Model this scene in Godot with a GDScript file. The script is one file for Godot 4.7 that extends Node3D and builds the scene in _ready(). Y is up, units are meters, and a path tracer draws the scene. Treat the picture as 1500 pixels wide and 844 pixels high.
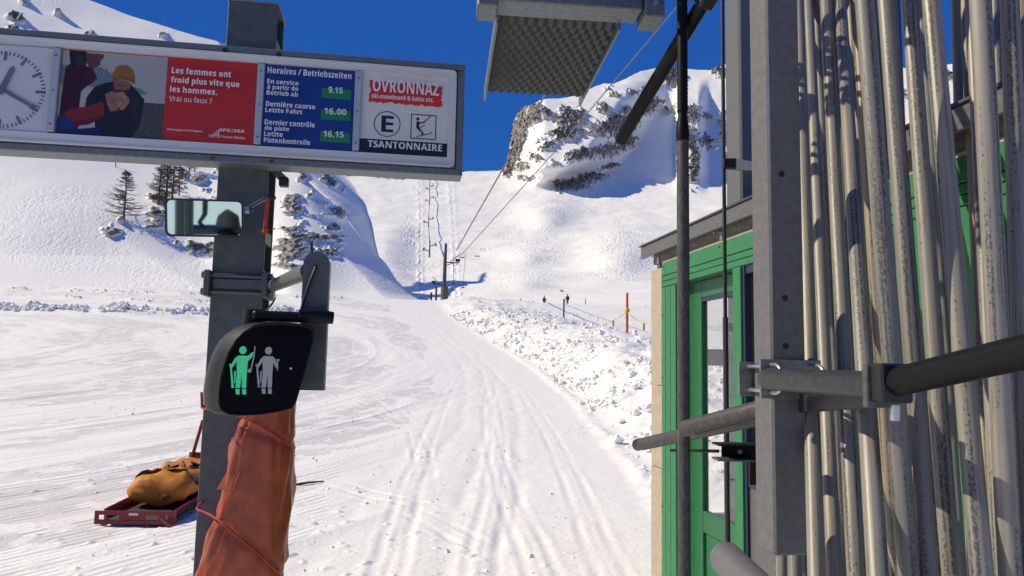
extends Node3D
# Bottom station of a ski lift: sign post and signal on the left, stored lift poles and hut on the right, piste and mountains ahead.

const F := 1100.0
const EYE := Vector3(0, 1.65, 0)
var CB: Basis
var M := {}
var taken := {}
var n_a := FastNoiseLite.new()
var n_b := FastNoiseLite.new()
var n_c := FastNoiseLite.new()
var n_cell := FastNoiseLite.new()

# ---------------------------------------------------------------- survey helpers
func ray(u: float, v: float) -> Vector3:
	return CB * Vector3((u - 750.0) / F, (422.0 - v) / F, -1.0)
func at(u: float, v: float, d: float) -> Vector3:      # the point d metres ahead on a surveyed bearing
	var r := ray(u, v)
	return EYE + r * (d / -r.z)
func lut(t: Array, x: float) -> float:                  # piecewise linear table [[x, y], ...]
	var n := t.size()
	if x <= t[0][0]: return t[0][1]
	for i in range(1, n):
		if x < t[i][0]:
			var k: float = (x - t[i - 1][0]) / (t[i][0] - t[i - 1][0])
			return lerpf(t[i - 1][1], t[i][1], k)
	return t[n - 1][1]
func bump(x: float, a: float, b: float) -> float: return smoothstep(a, b, x)

# ---------------------------------------------------------------- naming
func numbered(called: String) -> String:
	var k: int = taken.get(called, -1) + 1
	taken[called] = k
	return called if k == 0 else "%s_%03d" % [called, k]
func tag(o: Node, label: String, category: String, group := "") -> Node:
	o.set_meta("label", label); o.set_meta("category", category)
	if group != "": o.set_meta("group", group)
	return o
func thing(called: String, label: String, category: String, where := Vector3.ZERO, group := "") -> Node3D:
	var o := Node3D.new(); o.name = numbered(called); add_child(o); o.position = where
	tag(o, label, category, group)
	return o
func part(parent: Node, called: String, mesh: Mesh, mat: Material, label := "") -> MeshInstance3D:
	var o := MeshInstance3D.new(); o.name = called if parent != self else numbered(called)
	o.mesh = mesh; o.material_override = mat
	parent.add_child(o, true)
	if label != "": o.set_meta("label", label)
	return o
func struct(called: String, mesh: Mesh, mat: Material) -> MeshInstance3D:
	var o := part(self, called, mesh, mat); o.set_meta("kind", "structure"); return o

# ---------------------------------------------------------------- mesh helpers
func st() -> SurfaceTool:
	var s := SurfaceTool.new(); s.begin(Mesh.PRIMITIVE_TRIANGLES); return s
func fin(s: SurfaceTool) -> ArrayMesh:
	s.generate_normals(); return s.commit()
func quad(s: SurfaceTool, a: Vector3, b: Vector3, c: Vector3, d: Vector3, g := -1) -> void:   # clockwise seen from outside
	s.set_smooth_group(g)
	s.add_vertex(a); s.add_vertex(b); s.add_vertex(c)
	s.add_vertex(a); s.add_vertex(c); s.add_vertex(d)
func hexa(s: SurfaceTool, p: Array) -> void:            # eight corners: 0-3 bottom ring, 4-7 top ring, either turn
	var c := Vector3.ZERO
	for q in p: c += q / 8.0
	for f in [[0, 1, 2, 3], [4, 5, 6, 7], [0, 1, 5, 4], [1, 2, 6, 5], [2, 3, 7, 6], [3, 0, 4, 7]]:
		var a: Vector3 = p[f[0]]; var b: Vector3 = p[f[1]]; var d: Vector3 = p[f[2]]; var e: Vector3 = p[f[3]]
		var nn := (b - a).cross(d - a) + (d - a).cross(e - a)
		if nn.dot((a + d) * 0.5 - c) > 0: quad(s, a, e, d, b)
		else: quad(s, a, b, d, e)
func box(s: SurfaceTool, t: Transform3D, size: Vector3, ch := 0.0) -> void:   # box centred on t, with chamfered edges where ch > 0
	var h := size * 0.5
	if ch <= 0.0:
		var p := []
		for y in [-1, 1]:
			for k in [[-1, -1], [1, -1], [1, 1], [-1, 1]]: p.append(t * Vector3(k[0] * h.x, y * h.y, k[1] * h.z))
		hexa(s, p); return
	ch = minf(ch, minf(h.x, minf(h.y, h.z)) * 0.9)
	var tri := func(a: Vector3, b: Vector3, c: Vector3):
		s.set_smooth_group(-1)
		if (b - a).cross(c - a).dot(a + b + c) > 0: s.add_vertex(t * a); s.add_vertex(t * c); s.add_vertex(t * b)
		else: s.add_vertex(t * a); s.add_vertex(t * b); s.add_vertex(t * c)
	for ax in 3:
		var i := (ax + 1) % 3; var j := (ax + 2) % 3
		for sg in [-1.0, 1.0]:
			var q := []
			for k in [[-1, -1], [1, -1], [1, 1], [-1, 1]]:
				var v := Vector3.ZERO; v[ax] = sg * h[ax]; v[i] = k[0] * (h[i] - ch); v[j] = k[1] * (h[j] - ch); q.append(v)
			tri.call(q[0], q[1], q[2]); tri.call(q[0], q[2], q[3])
		for si in [-1.0, 1.0]:
			for sj in [-1.0, 1.0]:
				var q := []
				for k in [[-1, 0], [1, 0], [1, 1], [-1, 1]]:
					var v := Vector3.ZERO; v[ax] = k[0] * (h[ax] - ch)
					v[i] = si * (h[i] - (0.0 if k[1] == 0 else ch)); v[j] = sj * (h[j] - (ch if k[1] == 0 else 0.0)); q.append(v)
				tri.call(q[0], q[1], q[2]); tri.call(q[0], q[2], q[3])
	for a in [-1.0, 1.0]:
		for b in [-1.0, 1.0]:
			for c in [-1.0, 1.0]:
				tri.call(Vector3(a * h.x, b * (h.y - ch), c * (h.z - ch)), Vector3(a * (h.x - ch), b * h.y, c * (h.z - ch)), Vector3(a * (h.x - ch), b * (h.y - ch), c * h.z))
func boxm(c: Vector3, size: Vector3, ch := 0.0, bas := Basis()) -> ArrayMesh:
	var s := st(); box(s, Transform3D(bas, c), size, ch); return fin(s)
func bar(s: SurfaceTool, a: Vector3, b: Vector3, w: float, h: float, up := Vector3.UP, ch := 0.0) -> void:   # rectangular bar from a to b
	box(s, Transform3D(frame_along((b - a).normalized(), up), (a + b) * 0.5), Vector3(w, h, a.distance_to(b)), ch)
func frame_along(dir: Vector3, up := Vector3.UP) -> Basis:   # z along dir
	if absf(dir.dot(up)) > 0.99: up = Vector3.RIGHT
	var x := up.cross(dir).normalized()
	return Basis(x, dir.cross(x), dir)
func tube(s: SurfaceTool, pts: Array, rad, seg := 10, caps := true, up := Vector3.UP) -> void:   # swept tube; rad a number or one per point
	var n := pts.size(); var rings := []
	for i in n:
		var d: Vector3 = (pts[min(i + 1, n - 1)] - pts[max(i - 1, 0)]).normalized()
		var b := frame_along(d, up); var r: float = rad[i] if rad is Array else rad
		var ring := []
		for k in seg:
			var a := TAU * k / seg
			ring.append(pts[i] + (b.x * cos(a) + b.y * sin(a)) * r)
		rings.append(ring)
	for i in n - 1:
		for k in seg:
			var k2 := (k + 1) % seg
			quad(s, rings[i][k], rings[i + 1][k], rings[i + 1][k2], rings[i][k2], 1)
	if caps:
		for e in [0, n - 1]:
			for k in range(1, seg - 1):
				s.set_smooth_group(-1)
				if e == 0: s.add_vertex(rings[e][0]); s.add_vertex(rings[e][k]); s.add_vertex(rings[e][k + 1])
				else: s.add_vertex(rings[e][0]); s.add_vertex(rings[e][k + 1]); s.add_vertex(rings[e][k])
func tubem(pts: Array, rad, seg := 10, caps := true) -> ArrayMesh:
	var s := st(); tube(s, pts, rad, seg, caps); return fin(s)
func slab(s: SurfaceTool, poly: PackedVector2Array, o: Vector3, x: Vector3, y: Vector3, thick: float) -> void:   # polygon on the plane (o, x, y), given thickness towards -normal
	var z := x.cross(y).normalized()
	if Geometry2D.is_polygon_clockwise(poly): poly = poly.duplicate(); poly.reverse()
	var idx := Geometry2D.triangulate_polygon(poly)
	var w := func(p: Vector2, k: float) -> Vector3: return o + x * p.x + y * p.y - z * k
	s.set_smooth_group(-1)
	for i in range(0, idx.size(), 3):
		var a := poly[idx[i]]; var b := poly[idx[i + 1]]; var c := poly[idx[i + 2]]
		if (b - a).cross(c - a) > 0: var q := b; b = c; c = q
		s.add_vertex(w.call(a, 0.0)); s.add_vertex(w.call(b, 0.0)); s.add_vertex(w.call(c, 0.0))
		if thick > 0.0: s.add_vertex(w.call(a, thick)); s.add_vertex(w.call(c, thick)); s.add_vertex(w.call(b, thick))
	if thick <= 0.0: return
	for i in poly.size():
		var a := poly[i]; var b := poly[(i + 1) % poly.size()]
		quad(s, w.call(a, 0.0), w.call(a, thick), w.call(b, thick), w.call(b, 0.0))
func disc(c: Vector2, r: float, seg := 20, ry := -1.0) -> PackedVector2Array:
	var p := PackedVector2Array()
	for k in seg: p.append(c + Vector2(cos(TAU * k / seg) * r, sin(TAU * k / seg) * (r if ry < 0 else ry)))
	return p
func rect(x0: float, y0: float, x1: float, y1: float) -> PackedVector2Array:
	return PackedVector2Array([Vector2(x0, y0), Vector2(x1, y0), Vector2(x1, y1), Vector2(x0, y1)])
func rrect(x0: float, y0: float, x1: float, y1: float, r: float, seg := 5) -> PackedVector2Array:
	var p := PackedVector2Array()
	for c in [[x1 - r, y0 + r, -90], [x1 - r, y1 - r, 0], [x0 + r, y1 - r, 90], [x0 + r, y0 + r, 180]]:
		for k in seg + 1:
			var a := deg_to_rad(c[2] + 90.0 * k / seg); p.append(Vector2(c[0] + cos(a) * r, c[1] + sin(a) * r))
	return p

# ---------------------------------------------------------------- materials
func mat(c: Color, rough := 0.6, metal := 0.0) -> StandardMaterial3D:
	var m := StandardMaterial3D.new(); m.albedo_color = c; m.roughness = rough; m.metallic = metal; return m
func lin(r: float, g: float, b: float) -> Color: return Color(r, g, b).linear_to_srgb()
func noise_tex(freq: float, lo: Color, hi: Color, seed_ := 1, octaves := 4, normal := 0.0, size := 512, type := FastNoiseLite.TYPE_SIMPLEX_SMOOTH) -> NoiseTexture2D:
	var n := FastNoiseLite.new(); n.seed = seed_; n.frequency = freq; n.fractal_octaves = octaves; n.noise_type = type
	var t := NoiseTexture2D.new(); t.width = size; t.height = size; t.seamless = true; t.noise = n
	if normal > 0.0: t.as_normal_map = true; t.bump_strength = normal
	else:
		var g := Gradient.new(); g.set_color(0, lo); g.set_color(1, hi); t.color_ramp = g
	return t
func worn(c: Color, lo: float, hi: float, freq: float, scale: float, rough := 0.6, metal := 0.0, bumpy := 0.0, seed_ := 1) -> StandardMaterial3D:   # colour with patches and grain, in metres
	var m := mat(c, rough, metal)
	m.albedo_texture = noise_tex(freq, Color(lo, lo, lo), Color(hi, hi, hi), seed_, 5)
	m.uv1_triplanar = true; m.uv1_world_triplanar = true; m.uv1_scale = Vector3.ONE * scale
	if bumpy > 0.0:
		m.normal_enabled = true; m.normal_texture = noise_tex(freq * 2.0, Color.BLACK, Color.WHITE, seed_ + 7, 4, bumpy)
	return m

# ---------------------------------------------------------------- the ground
func path_edge(d: float) -> float:                      # right-hand edge of the lift track
	return lut([[0, 1.3], [7, 1.5], [10, 1.6], [18, 1.5], [26, 0.9], [32, 0.0], [38, -1.2], [45, -2.8], [56, -5.4], [70, -7.5], [100, -11]], d)
# ski tracks: from x, ahead, to x, ahead, bow
const SKI_TRACKS := [[-0.75, 4.0, -1.6, 30.0, 0.35], [-0.2, 4.0, -0.9, 26.0, -0.3], [0.35, 4.5, -0.5, 24.0, 0.3], [0.75, 5.0, 0.2, 22.0, -0.2], [-1.4, 8.0, -0.2, 6.2, 0.1], [-2.6, 9.6, -0.6, 7.6, -0.15], [-3.2, 8.8, 0.3, 7.0, 0.2], [-4.0, 20.0, -1.0, 9.0, 0.5], [-7.0, 22.0, -2.0, 14.0, 0.4], [-9.0, 14.0, -4.0, 26.0, -0.6]]
func ground_base(x: float, d: float) -> float:
	var dc := 61.0 + clampf(-x * 0.16, -2.0, 7.0)
	var y: float
	if d < 0: y = 0.02 * d
	elif d < dc: y = 0.02 * d + 0.0015 * d * d
	else: y = 0.02 * dc + 0.0015 * dc * dc + 0.074 * (d - dc)
	return y
func ground_y(x: float, d: float) -> float:
	var y := ground_base(x, d)
	var e := path_edge(d)
	var k := x - e
	# bank of ploughed snow to the right of the track
	if k > -1.5 and d > 1.0:
		var hgt := lut([[0, 0.3], [6, 0.35], [12, 0.5], [22, 0.85], [32, 1.0], [44, 0.75], [56, 0.35], [75, 0.2]], d)
		var prof := smoothstep(-0.2, 2.6, k) * (1.0 - 0.55 * smoothstep(3.5, 8.0, k))
		var rough := smoothstep(0.2, 1.2, k) * (1.0 - 0.85 * smoothstep(5.0, 10.0, k)) * (1.0 - smoothstep(60.0, 75.0, d))
		y += hgt * prof * (1.0 + 0.35 * n_a.get_noise_2d(x * 9.0, d * 9.0))
		var c := n_cell.get_noise_2d(x * 22.0, d * 22.0)
		var c2 := n_cell.get_noise_2d(x * 60.0 + 300.0, d * 60.0)
		var sel := smoothstep(-0.15, 0.35, n_b.get_noise_2d(x * 8.0 + 50.0, d * 8.0))
		y += rough * (0.16 * maxf(0.0, -c - 0.25) * sel * 1.6 + 0.06 * maxf(0.0, -c2 - 0.3) * (0.35 + sel))
		y += rough * 0.05 * n_b.get_noise_2d(x * 40.0, d * 40.0)
		# lip at the edge of the track
		y += 0.05 * exp(-pow((k - 0.05) / 0.12, 2.0)) * (0.6 + 0.8 * n_b.get_noise_2d(x * 30.0, d * 30.0)) * smoothstep(3.0, 6.0, d) * (1.0 - smoothstep(30.0, 40.0, d))
	# ridges of debris across the plateau on the left
	if x < -4.0 and d > 38.0:
		for r in [[50.0, 0.30, 0.9, 0.0], [57.0, 0.12, 0.5, 30.0], [62.0, 0.1, 0.5, 60.0]]:
			var line: float = r[0] + 1.6 * n_a.get_noise_1d(x * 3.0 + r[3]) - 0.06 * (x + 20.0)
			var g := exp(-pow((d - line) / r[2], 2.0))
			if g > 0.02:
				var c := n_cell.get_noise_2d(x * 26.0, d * 26.0)
				y += r[1] * g * smoothstep(-0.5, 0.2, n_b.get_noise_1d(x * 4.0 + r[3])) * (0.5 + 1.6 * maxf(0.0, -c - 0.1)) * smoothstep(-13.0, -15.0, x)
	if k <= 0.5:
		# rolls and lanes left by the groomer, curving round from the left into the lift line
		var ctr := Vector2(-40.0, 26.0)
		var rr := Vector2(x, d).distance_to(ctr)
		var left := smoothstep(0.5, -2.5, k + 2.0)
		y += left * (0.03 * n_b.get_noise_2d(rr * 16.0, atan2(d - 26.0, x + 40.0) * 140.0) + 0.008 * n_b.get_noise_2d(rr * 55.0, atan2(d - 26.0, x + 40.0) * 90.0))
		y += left * 0.05 * n_a.get_noise_2d(x * 5.0, d * 2.5)
		var lane := fposmod(rr, 4.1)
		y += left * 0.02 * exp(-pow((lane - 2.0) / 0.09, 2.0)) * (1.0 - smoothstep(30.0, 45.0, d))
		# ski ruts up the track
		var t := 1.0 - left
		var c0 := x - (e - 2.3)
		for o in [-0.75, -0.15, 0.35, 0.9]:
			var w: float = c0 - o - 0.35 * n_a.get_noise_1d(d * 5.0 + o * 90.0)
			y -= t * 0.022 * exp(-pow(w / 0.09, 2.0)) * (0.5 + n_b.get_noise_1d(d * 14.0 + o * 37.0))
		y += t * (0.012 * n_b.get_noise_2d(x * 16.0, d * 4.0) + 0.005 * n_b.get_noise_2d(x * 60.0, d * 60.0))
		for q in SKI_TRACKS:
			var ex: float = q[2] - q[0]; var ed: float = q[3] - q[1]; var ln := sqrt(ex * ex + ed * ed)
			var al: float = ((x - q[0]) * ex + (d - q[1]) * ed) / ln
			if al < 0.0 or al > ln: continue
			var ac: float = absf(((x - q[0]) * ed - (d - q[1]) * ex) / ln + q[4] * sin(al / ln * PI) + 0.05 * n_a.get_noise_1d(al * 12.0 + q[0] * 50.0))
			if ac > 0.5: continue
			ac = absf(ac - 0.11)
			y += smoothstep(0.0, 0.6, minf(al, ln - al)) * (0.0045 * exp(-pow((ac - 0.075) / 0.025, 2.0)) - 0.009 * exp(-pow(ac / 0.035, 4.0))) * (0.55 + 0.9 * n_b.get_noise_1d(al * 9.0 + q[1] * 31.0))
		# small crumbs
		y += 0.02 * maxf(0.0, n_b.get_noise_2d(x * 75.0 + 9.0, d * 75.0) - 0.42) * 4.0 * smoothstep(0.0, 0.4, n_a.get_noise_2d(x * 10.0, d * 10.0))
	return y
func grid_mesh(vs: PackedVector3Array, nc: int, nr: int, uvs := PackedVector2Array(), cols := PackedColorArray(), keep := PackedByteArray(), want := 0) -> ArrayMesh:
	# vertices row by row; rows run away from the viewer, columns to the right
	var nm := PackedVector3Array(); nm.resize(vs.size())
	for j in nr:
		for i in nc:
			var a := vs[j * nc + maxi(i - 1, 0)]; var b := vs[j * nc + mini(i + 1, nc - 1)]
			var c := vs[maxi(j - 1, 0) * nc + i]; var d := vs[mini(j + 1, nr - 1) * nc + i]
			nm[j * nc + i] = (b - a).cross(d - c).normalized()
	var ix := PackedInt32Array()
	for j in nr - 1:
		for i in nc - 1:
			var p := j * nc + i
			if keep.size() and keep[p] != want: continue
			ix.append_array([p, p + nc, p + nc + 1, p, p + nc + 1, p + 1])
	var arr := []; arr.resize(Mesh.ARRAY_MAX)
	arr[Mesh.ARRAY_VERTEX] = vs; arr[Mesh.ARRAY_NORMAL] = nm; arr[Mesh.ARRAY_INDEX] = ix
	if uvs.size(): arr[Mesh.ARRAY_TEX_UV] = uvs
	if cols.size(): arr[Mesh.ARRAY_COLOR] = cols
	var m := ArrayMesh.new(); m.add_surface_from_arrays(Mesh.PRIMITIVE_TRIANGLES, arr); return m
func make_ground() -> void:
	var nc := 640; var vs := PackedVector3Array(); var cl := PackedColorArray(); var uvp := PackedVector2Array(); var side := PackedByteArray()
	var rs := []; var r := 2.4
	while r < 150.0: rs.append(r); r *= 1.0 + (0.0052 if r < 75.0 else 0.02)
	var nr := rs.size()
	for j in nr:
		for i in nc:
			var a := deg_to_rad(lerpf(-46.0, 46.0, float(i) / (nc - 1)))
			var x: float = sin(a) * rs[j]; var d: float = cos(a) * rs[j]
			vs.append(Vector3(x, ground_y(x, d), -d))
			var rr := Vector2(x + 40.0, d - 26.0)
			uvp.append(Vector2(rr.length() / 4.0, rr.angle() * 40.0 / 4.0))
			# grey lanes of pressed snow, shading of the groomed bands put into the grey, with loose white snow lying over them in ragged patches
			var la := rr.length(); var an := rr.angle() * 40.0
			var packed_shade := smoothstep(-0.06, 0.06, n_b.get_noise_2d(la * 5.5, an * 0.9) + 0.35 * n_b.get_noise_2d(la * 26.0, an * 5.0) - 0.02)
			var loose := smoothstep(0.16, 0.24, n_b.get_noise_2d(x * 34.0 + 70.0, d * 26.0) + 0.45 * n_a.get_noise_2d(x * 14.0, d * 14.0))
			packed_shade *= 1.0 - loose
			cl.append(Color(0.885, 0.865, 0.825).lerp(Color(0.725, 0.70, 0.675), packed_shade))
			side.append(0 if x < path_edge(d) - 3.6 - 0.9 * n_a.get_noise_1d(d * 6.0) else 1)
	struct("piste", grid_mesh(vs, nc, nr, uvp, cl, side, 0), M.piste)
	struct("lift_track", grid_mesh(vs, nc, nr, PackedVector2Array(), PackedColorArray(), side, 1), M.snow)
	# the rest of the disc, beside and behind the viewer
	var vb := PackedVector3Array(); var nb := 90
	var rb := [0.0, 0.8, 1.6, 2.4, 3.5, 5, 7, 10, 14, 19, 26, 35, 46, 60, 80, 105, 150]
	for rq in rb:
		for i in nb + 1:
			var a := deg_to_rad(lerpf(46.0, 314.0, float(i) / nb))
			var x: float = sin(a) * rq; var d: float = cos(a) * rq
			vb.append(Vector3(x, ground_y(x, d), -d))
	struct("snow_field", grid_mesh(vb, nb + 1, rb.size()), M.snow)
	var vf := PackedVector3Array()
	for j in 4:
		for i in 24:
			var a := deg_to_rad(lerpf(-46.0, 46.0, i / 23.0)); var q: float = [0.0, 0.8, 1.6, 2.4][j]
			vf.append(Vector3(sin(a) * q, ground_y(sin(a) * q, cos(a) * q), -cos(a) * q))
	struct("standing_area", grid_mesh(vf, 24, 4), M.snow)

# ---------------------------------------------------------------- hills and mountains
const RIDGE := [[-1500, -260], [-900, -250], [-300, -190], [0, -80], [130, 0], [165, 13], [200, 26], [250, 43], [290, 55], [320, 62], [350, 67], [368, 130], [384, 225], [440, 236], [500, 240], [530, 246], [545, 257], [553, 261], [565, 258], [575, 254], [590, 252], [640, 250], [677, 252], [690, 250], [720, 250], [736, 250], [743, 238], [747, 205], [752, 180], [760, 166], [770, 159], [791, 147], [816, 144], [842, 141], [863, 131], [884, 122], [899, 122], [918, 114], [939, 105], [962, 99.6], [991, 101], [1017, 102], [1045, 103], [1058, 96], [1069, 90], [1100, 85], [1200, 82], [1290, 98], [1330, 100], [1400, 93], [1500, 90], [2000, 60], [3000, 40]]
const R_CENTRE := [[50, 98], [80, 112], [92, 150], [105, 230], [140, 380], [190, 560], [240, 730], [285, 900], [340, 1000], [390, 1090], [440, 1180], [500, 1260], [800, 1500]]
const R_LEFT := [[50, 60], [85, 70], [105, 80], [150, 97], [200, 112], [260, 130], [310, 145], [400, 172], [480, 200], [560, 230], [800, 300]]
const R_MIDDLE := [[50, 100], [90, 130], [150, 165], [200, 190], [260, 225], [310, 260], [400, 320], [520, 400], [800, 500]]
const EDGE_LEFT := [[0, 280], [243, 430], [250, 436], [279, 466], [300, 490], [316, 508], [329, 513], [347, 526], [376, 547], [409, 578], [434, 602], [441, 615], [460, 640], [480, 670]]
const EDGE_MIDDLE := [[0, 300], [230, 480], [250, 500], [279, 522], [300, 536], [330, 545], [360, 551], [376, 555], [409, 582], [434, 606], [441, 618], [460, 642], [480, 672]]
# outcrops: bearing of the middle, half width, half height, turn in degrees, how solid
const ROCKS := [
	[163, 338, 13, 8, 10, 0.9], [189, 310, 6, 3, 0, 0.6], [176, 322, 4, 3, 0, 0.6], [229, 314, 24, 22, 40, 0.55], [227, 289, 12, 5, 0, 0.8], [292, 261, 24, 6, -18, 0.7], [268, 257, 6, 7, 0, 0.9], [303, 283, 14, 9, 0, 0.35], [259, 356, 5, 5, 0, 0.8], [288, 362, 15, 8, 10, 0.8], [307, 364, 9, 12, 0, 0.8], [250, 300, 10, 8, 0, 0.45],
	[425, 365, 24, 38, 20, 0.75], [428, 300, 14, 18, 0, 0.75], [455, 345, 20, 30, 25, 0.4], [481, 355, 22, 22, 0, 0.5], [497, 311, 9, 12, -30, 0.9], [492, 332, 6, 9, 0, 0.6], [482, 263, 11, 7, 30, 0.6], [456, 284, 8, 8, 30, 0.45], [476, 296, 10, 7, 40, 0.5], [443, 258, 6, 8, 0, 0.5], [504, 279, 4, 4, 0, 0.8], [440, 330, 14, 14, 0, 0.35],
	[24, 28, 12, 7, 20, 0.7], [34, 3, 7, 7, 0, 0.8], [16, 42, 8, 5, 0, 0.6], [84, 19, 4, 3, 0, 0.7], [128, 50, 8, 2, 0, 0.5], [238, 54, 6, 3, 0, 0.4],
	[596, 255, 30, 4, -3, 1.0],
	[758, 195, 13, 42, 14, 1.0], [780, 170, 10, 16, 20, 1.0], [800, 167, 9, 6, 0, 0.8], [748, 235, 10, 20, 20, 0.9], [836, 176, 20, 16, 25, 0.85], [826, 198, 26, 9, -5, 0.75], [902, 186, 28, 14, -10, 1.0], [885, 160, 10, 7, 30, 0.7], [918, 165, 10, 6, 0, 0.8], [950, 160, 20, 9, -35, 0.85], [945, 130, 4, 3, 0, 0.3], [897, 135, 12, 5, 35, 0.55], [928, 136, 12, 5, 10, 0.5],
	[850, 228, 22, 9, -6, 0.9], [890, 222, 26, 9, -12, 0.95], [918, 210, 16, 9, -20, 0.8], [835, 272, 26, 8, -3, 1.0], [860, 262, 24, 7, -10, 0.85], [893, 246, 16, 4, -10, 0.55], [810, 241, 8, 6, 0, 0.5], [784, 231, 9, 6, 20, 0.6], [762, 245, 14, 6, 0, 0.7], [770, 260, 14, 4, 0, 0.4], [800, 214, 14, 8, 0, 0.4], [742, 252, 8, 5, 0, 0.7],
	[985, 113, 12, 10, 0, 0.75], [980, 122, 9, 5, 0, 0.6], [1015, 168, 14, 12, 0, 0.6], [1010, 205, 9, 22, 0, 0.7], [1017, 235, 8, 34, 0, 0.85], [1036, 208, 14, 10, 20, 0.55], [1058, 108, 16, 7, 30, 0.55], [978, 163, 6, 5, 0, 0.5], [1040, 172, 10, 4, 0, 0.5], [990, 158, 6, 5, 0, 0.3], [1060, 186, 10, 20, 0, 0.35], [1395, 113, 22, 5, 10, 0.8], [1290, 140, 30, 12, 0, 0.4],
	[706, 312, 0.1, 0.1, 0, 0], [822, 428, 3, 2, 0, 0.9]]
# churned or tracked patches: bearing of the middle, half width, half height, -, strength
const CHURNED := [[905, 375, 55, 42, 1.2], [775, 345, 50, 22, 0.8], [780, 372, 55, 18, 0.9], [770, 412, 45, 18, 0.6], [800, 310, 40, 30, 0.7], [603, 340, 16, 28, 1.6], [570, 390, 60, 30, 0.7], [100, 340, 120, 70, 0.9], [250, 400, 80, 30, 1.0]]
func hill_r(u: float, v: float, sheet := -1) -> float:   # distance of the left hill (0), the spur behind it (1), the far slopes (2)
	var w := 537.6 + 0.0201 * (u - 750.0) - v
	var rc := lut(R_CENTRE, w); var rl := lut(R_LEFT, w); var rm := lut(R_MIDDLE, w)
	# buttress of the rocky mountain stands forward, its right flank falls back into a gully
	var up := smoothstep(250.0, 300.0, w)
	var flank := lut([[120, 975], [150, 960], [171, 948], [205, 925], [236, 900], [262, 860], [285, 800]], v)
	rc -= up * 150.0 * smoothstep(735.0, 800.0, u) * (1.0 - smoothstep(flank - 60.0, flank + 16.0, u)) * smoothstep(90.0, 150.0, v)
	rc -= up * 60.0 * smoothstep(985.0, 1000.0, u) * (1.0 - smoothstep(1022.0, 1040.0, u)) * smoothstep(110.0, 150.0, v)
	# humps on the lower slopes
	rc -= 75.0 * exp(-pow((u - 905.0) / 60.0, 2.0) - pow((v - 370.0) / 34.0, 2.0))
	rc -= 42.0 * exp(-pow((u - 775.0) / 45.0, 2.0) - pow((v - 372.0) / 16.0, 2.0)) + 55.0 * exp(-pow((u - 800.0) / 40.0, 2.0) - pow((v - 312.0) / 26.0, 2.0))
	rc -= 40.0 * exp(-pow((u - 770.0) / 40.0, 2.0) - pow((v - 412.0) / 14.0, 2.0))
	rc -= 60.0 * (1.0 - smoothstep(560.0, 625.0, u)) * smoothstep(440.0, 400.0, v) * smoothstep(300.0, 360.0, v)
	var e1 := lut(EDGE_LEFT, v); var e2 := lut(EDGE_MIDDLE, v)
	rm += 60.0 * smoothstep(e1, e2, u) * smoothstep(440.0, 300.0, v)
	# the left hill: a spur running down to the right with a hollow behind it
	var c1 := lut([[330, 150], [345, 175], [370, 215], [400, 262], [430, 310]], v)
	rl += 9.0 * smoothstep(c1 - 10.0, c1 + 70.0, u) * smoothstep(300.0, 390.0, v) * (1.0 - smoothstep(330.0, 430.0, u))
	rl -= 12.0 * exp(-pow((u - 425.0) / 80.0, 2.0)) * smoothstep(240.0, 300.0, v) * (1.0 - 0.5 * smoothstep(380.0, 440.0, v))
	rl += 26.0 * pow(clampf((u - (e1 - 45.0)) / 45.0, 0.0, 1.0), 1.6) * smoothstep(250.0, 340.0, v)
	rl -= 4.0 * exp(-pow((u - 60.0) / 120.0, 2.0) - pow((v - 330.0) / 50.0, 2.0))
	if sheet < 0: sheet = 0 if u < e1 else (1 if u < e2 else 2)
	return [rl, rm, rc][sheet]
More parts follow.
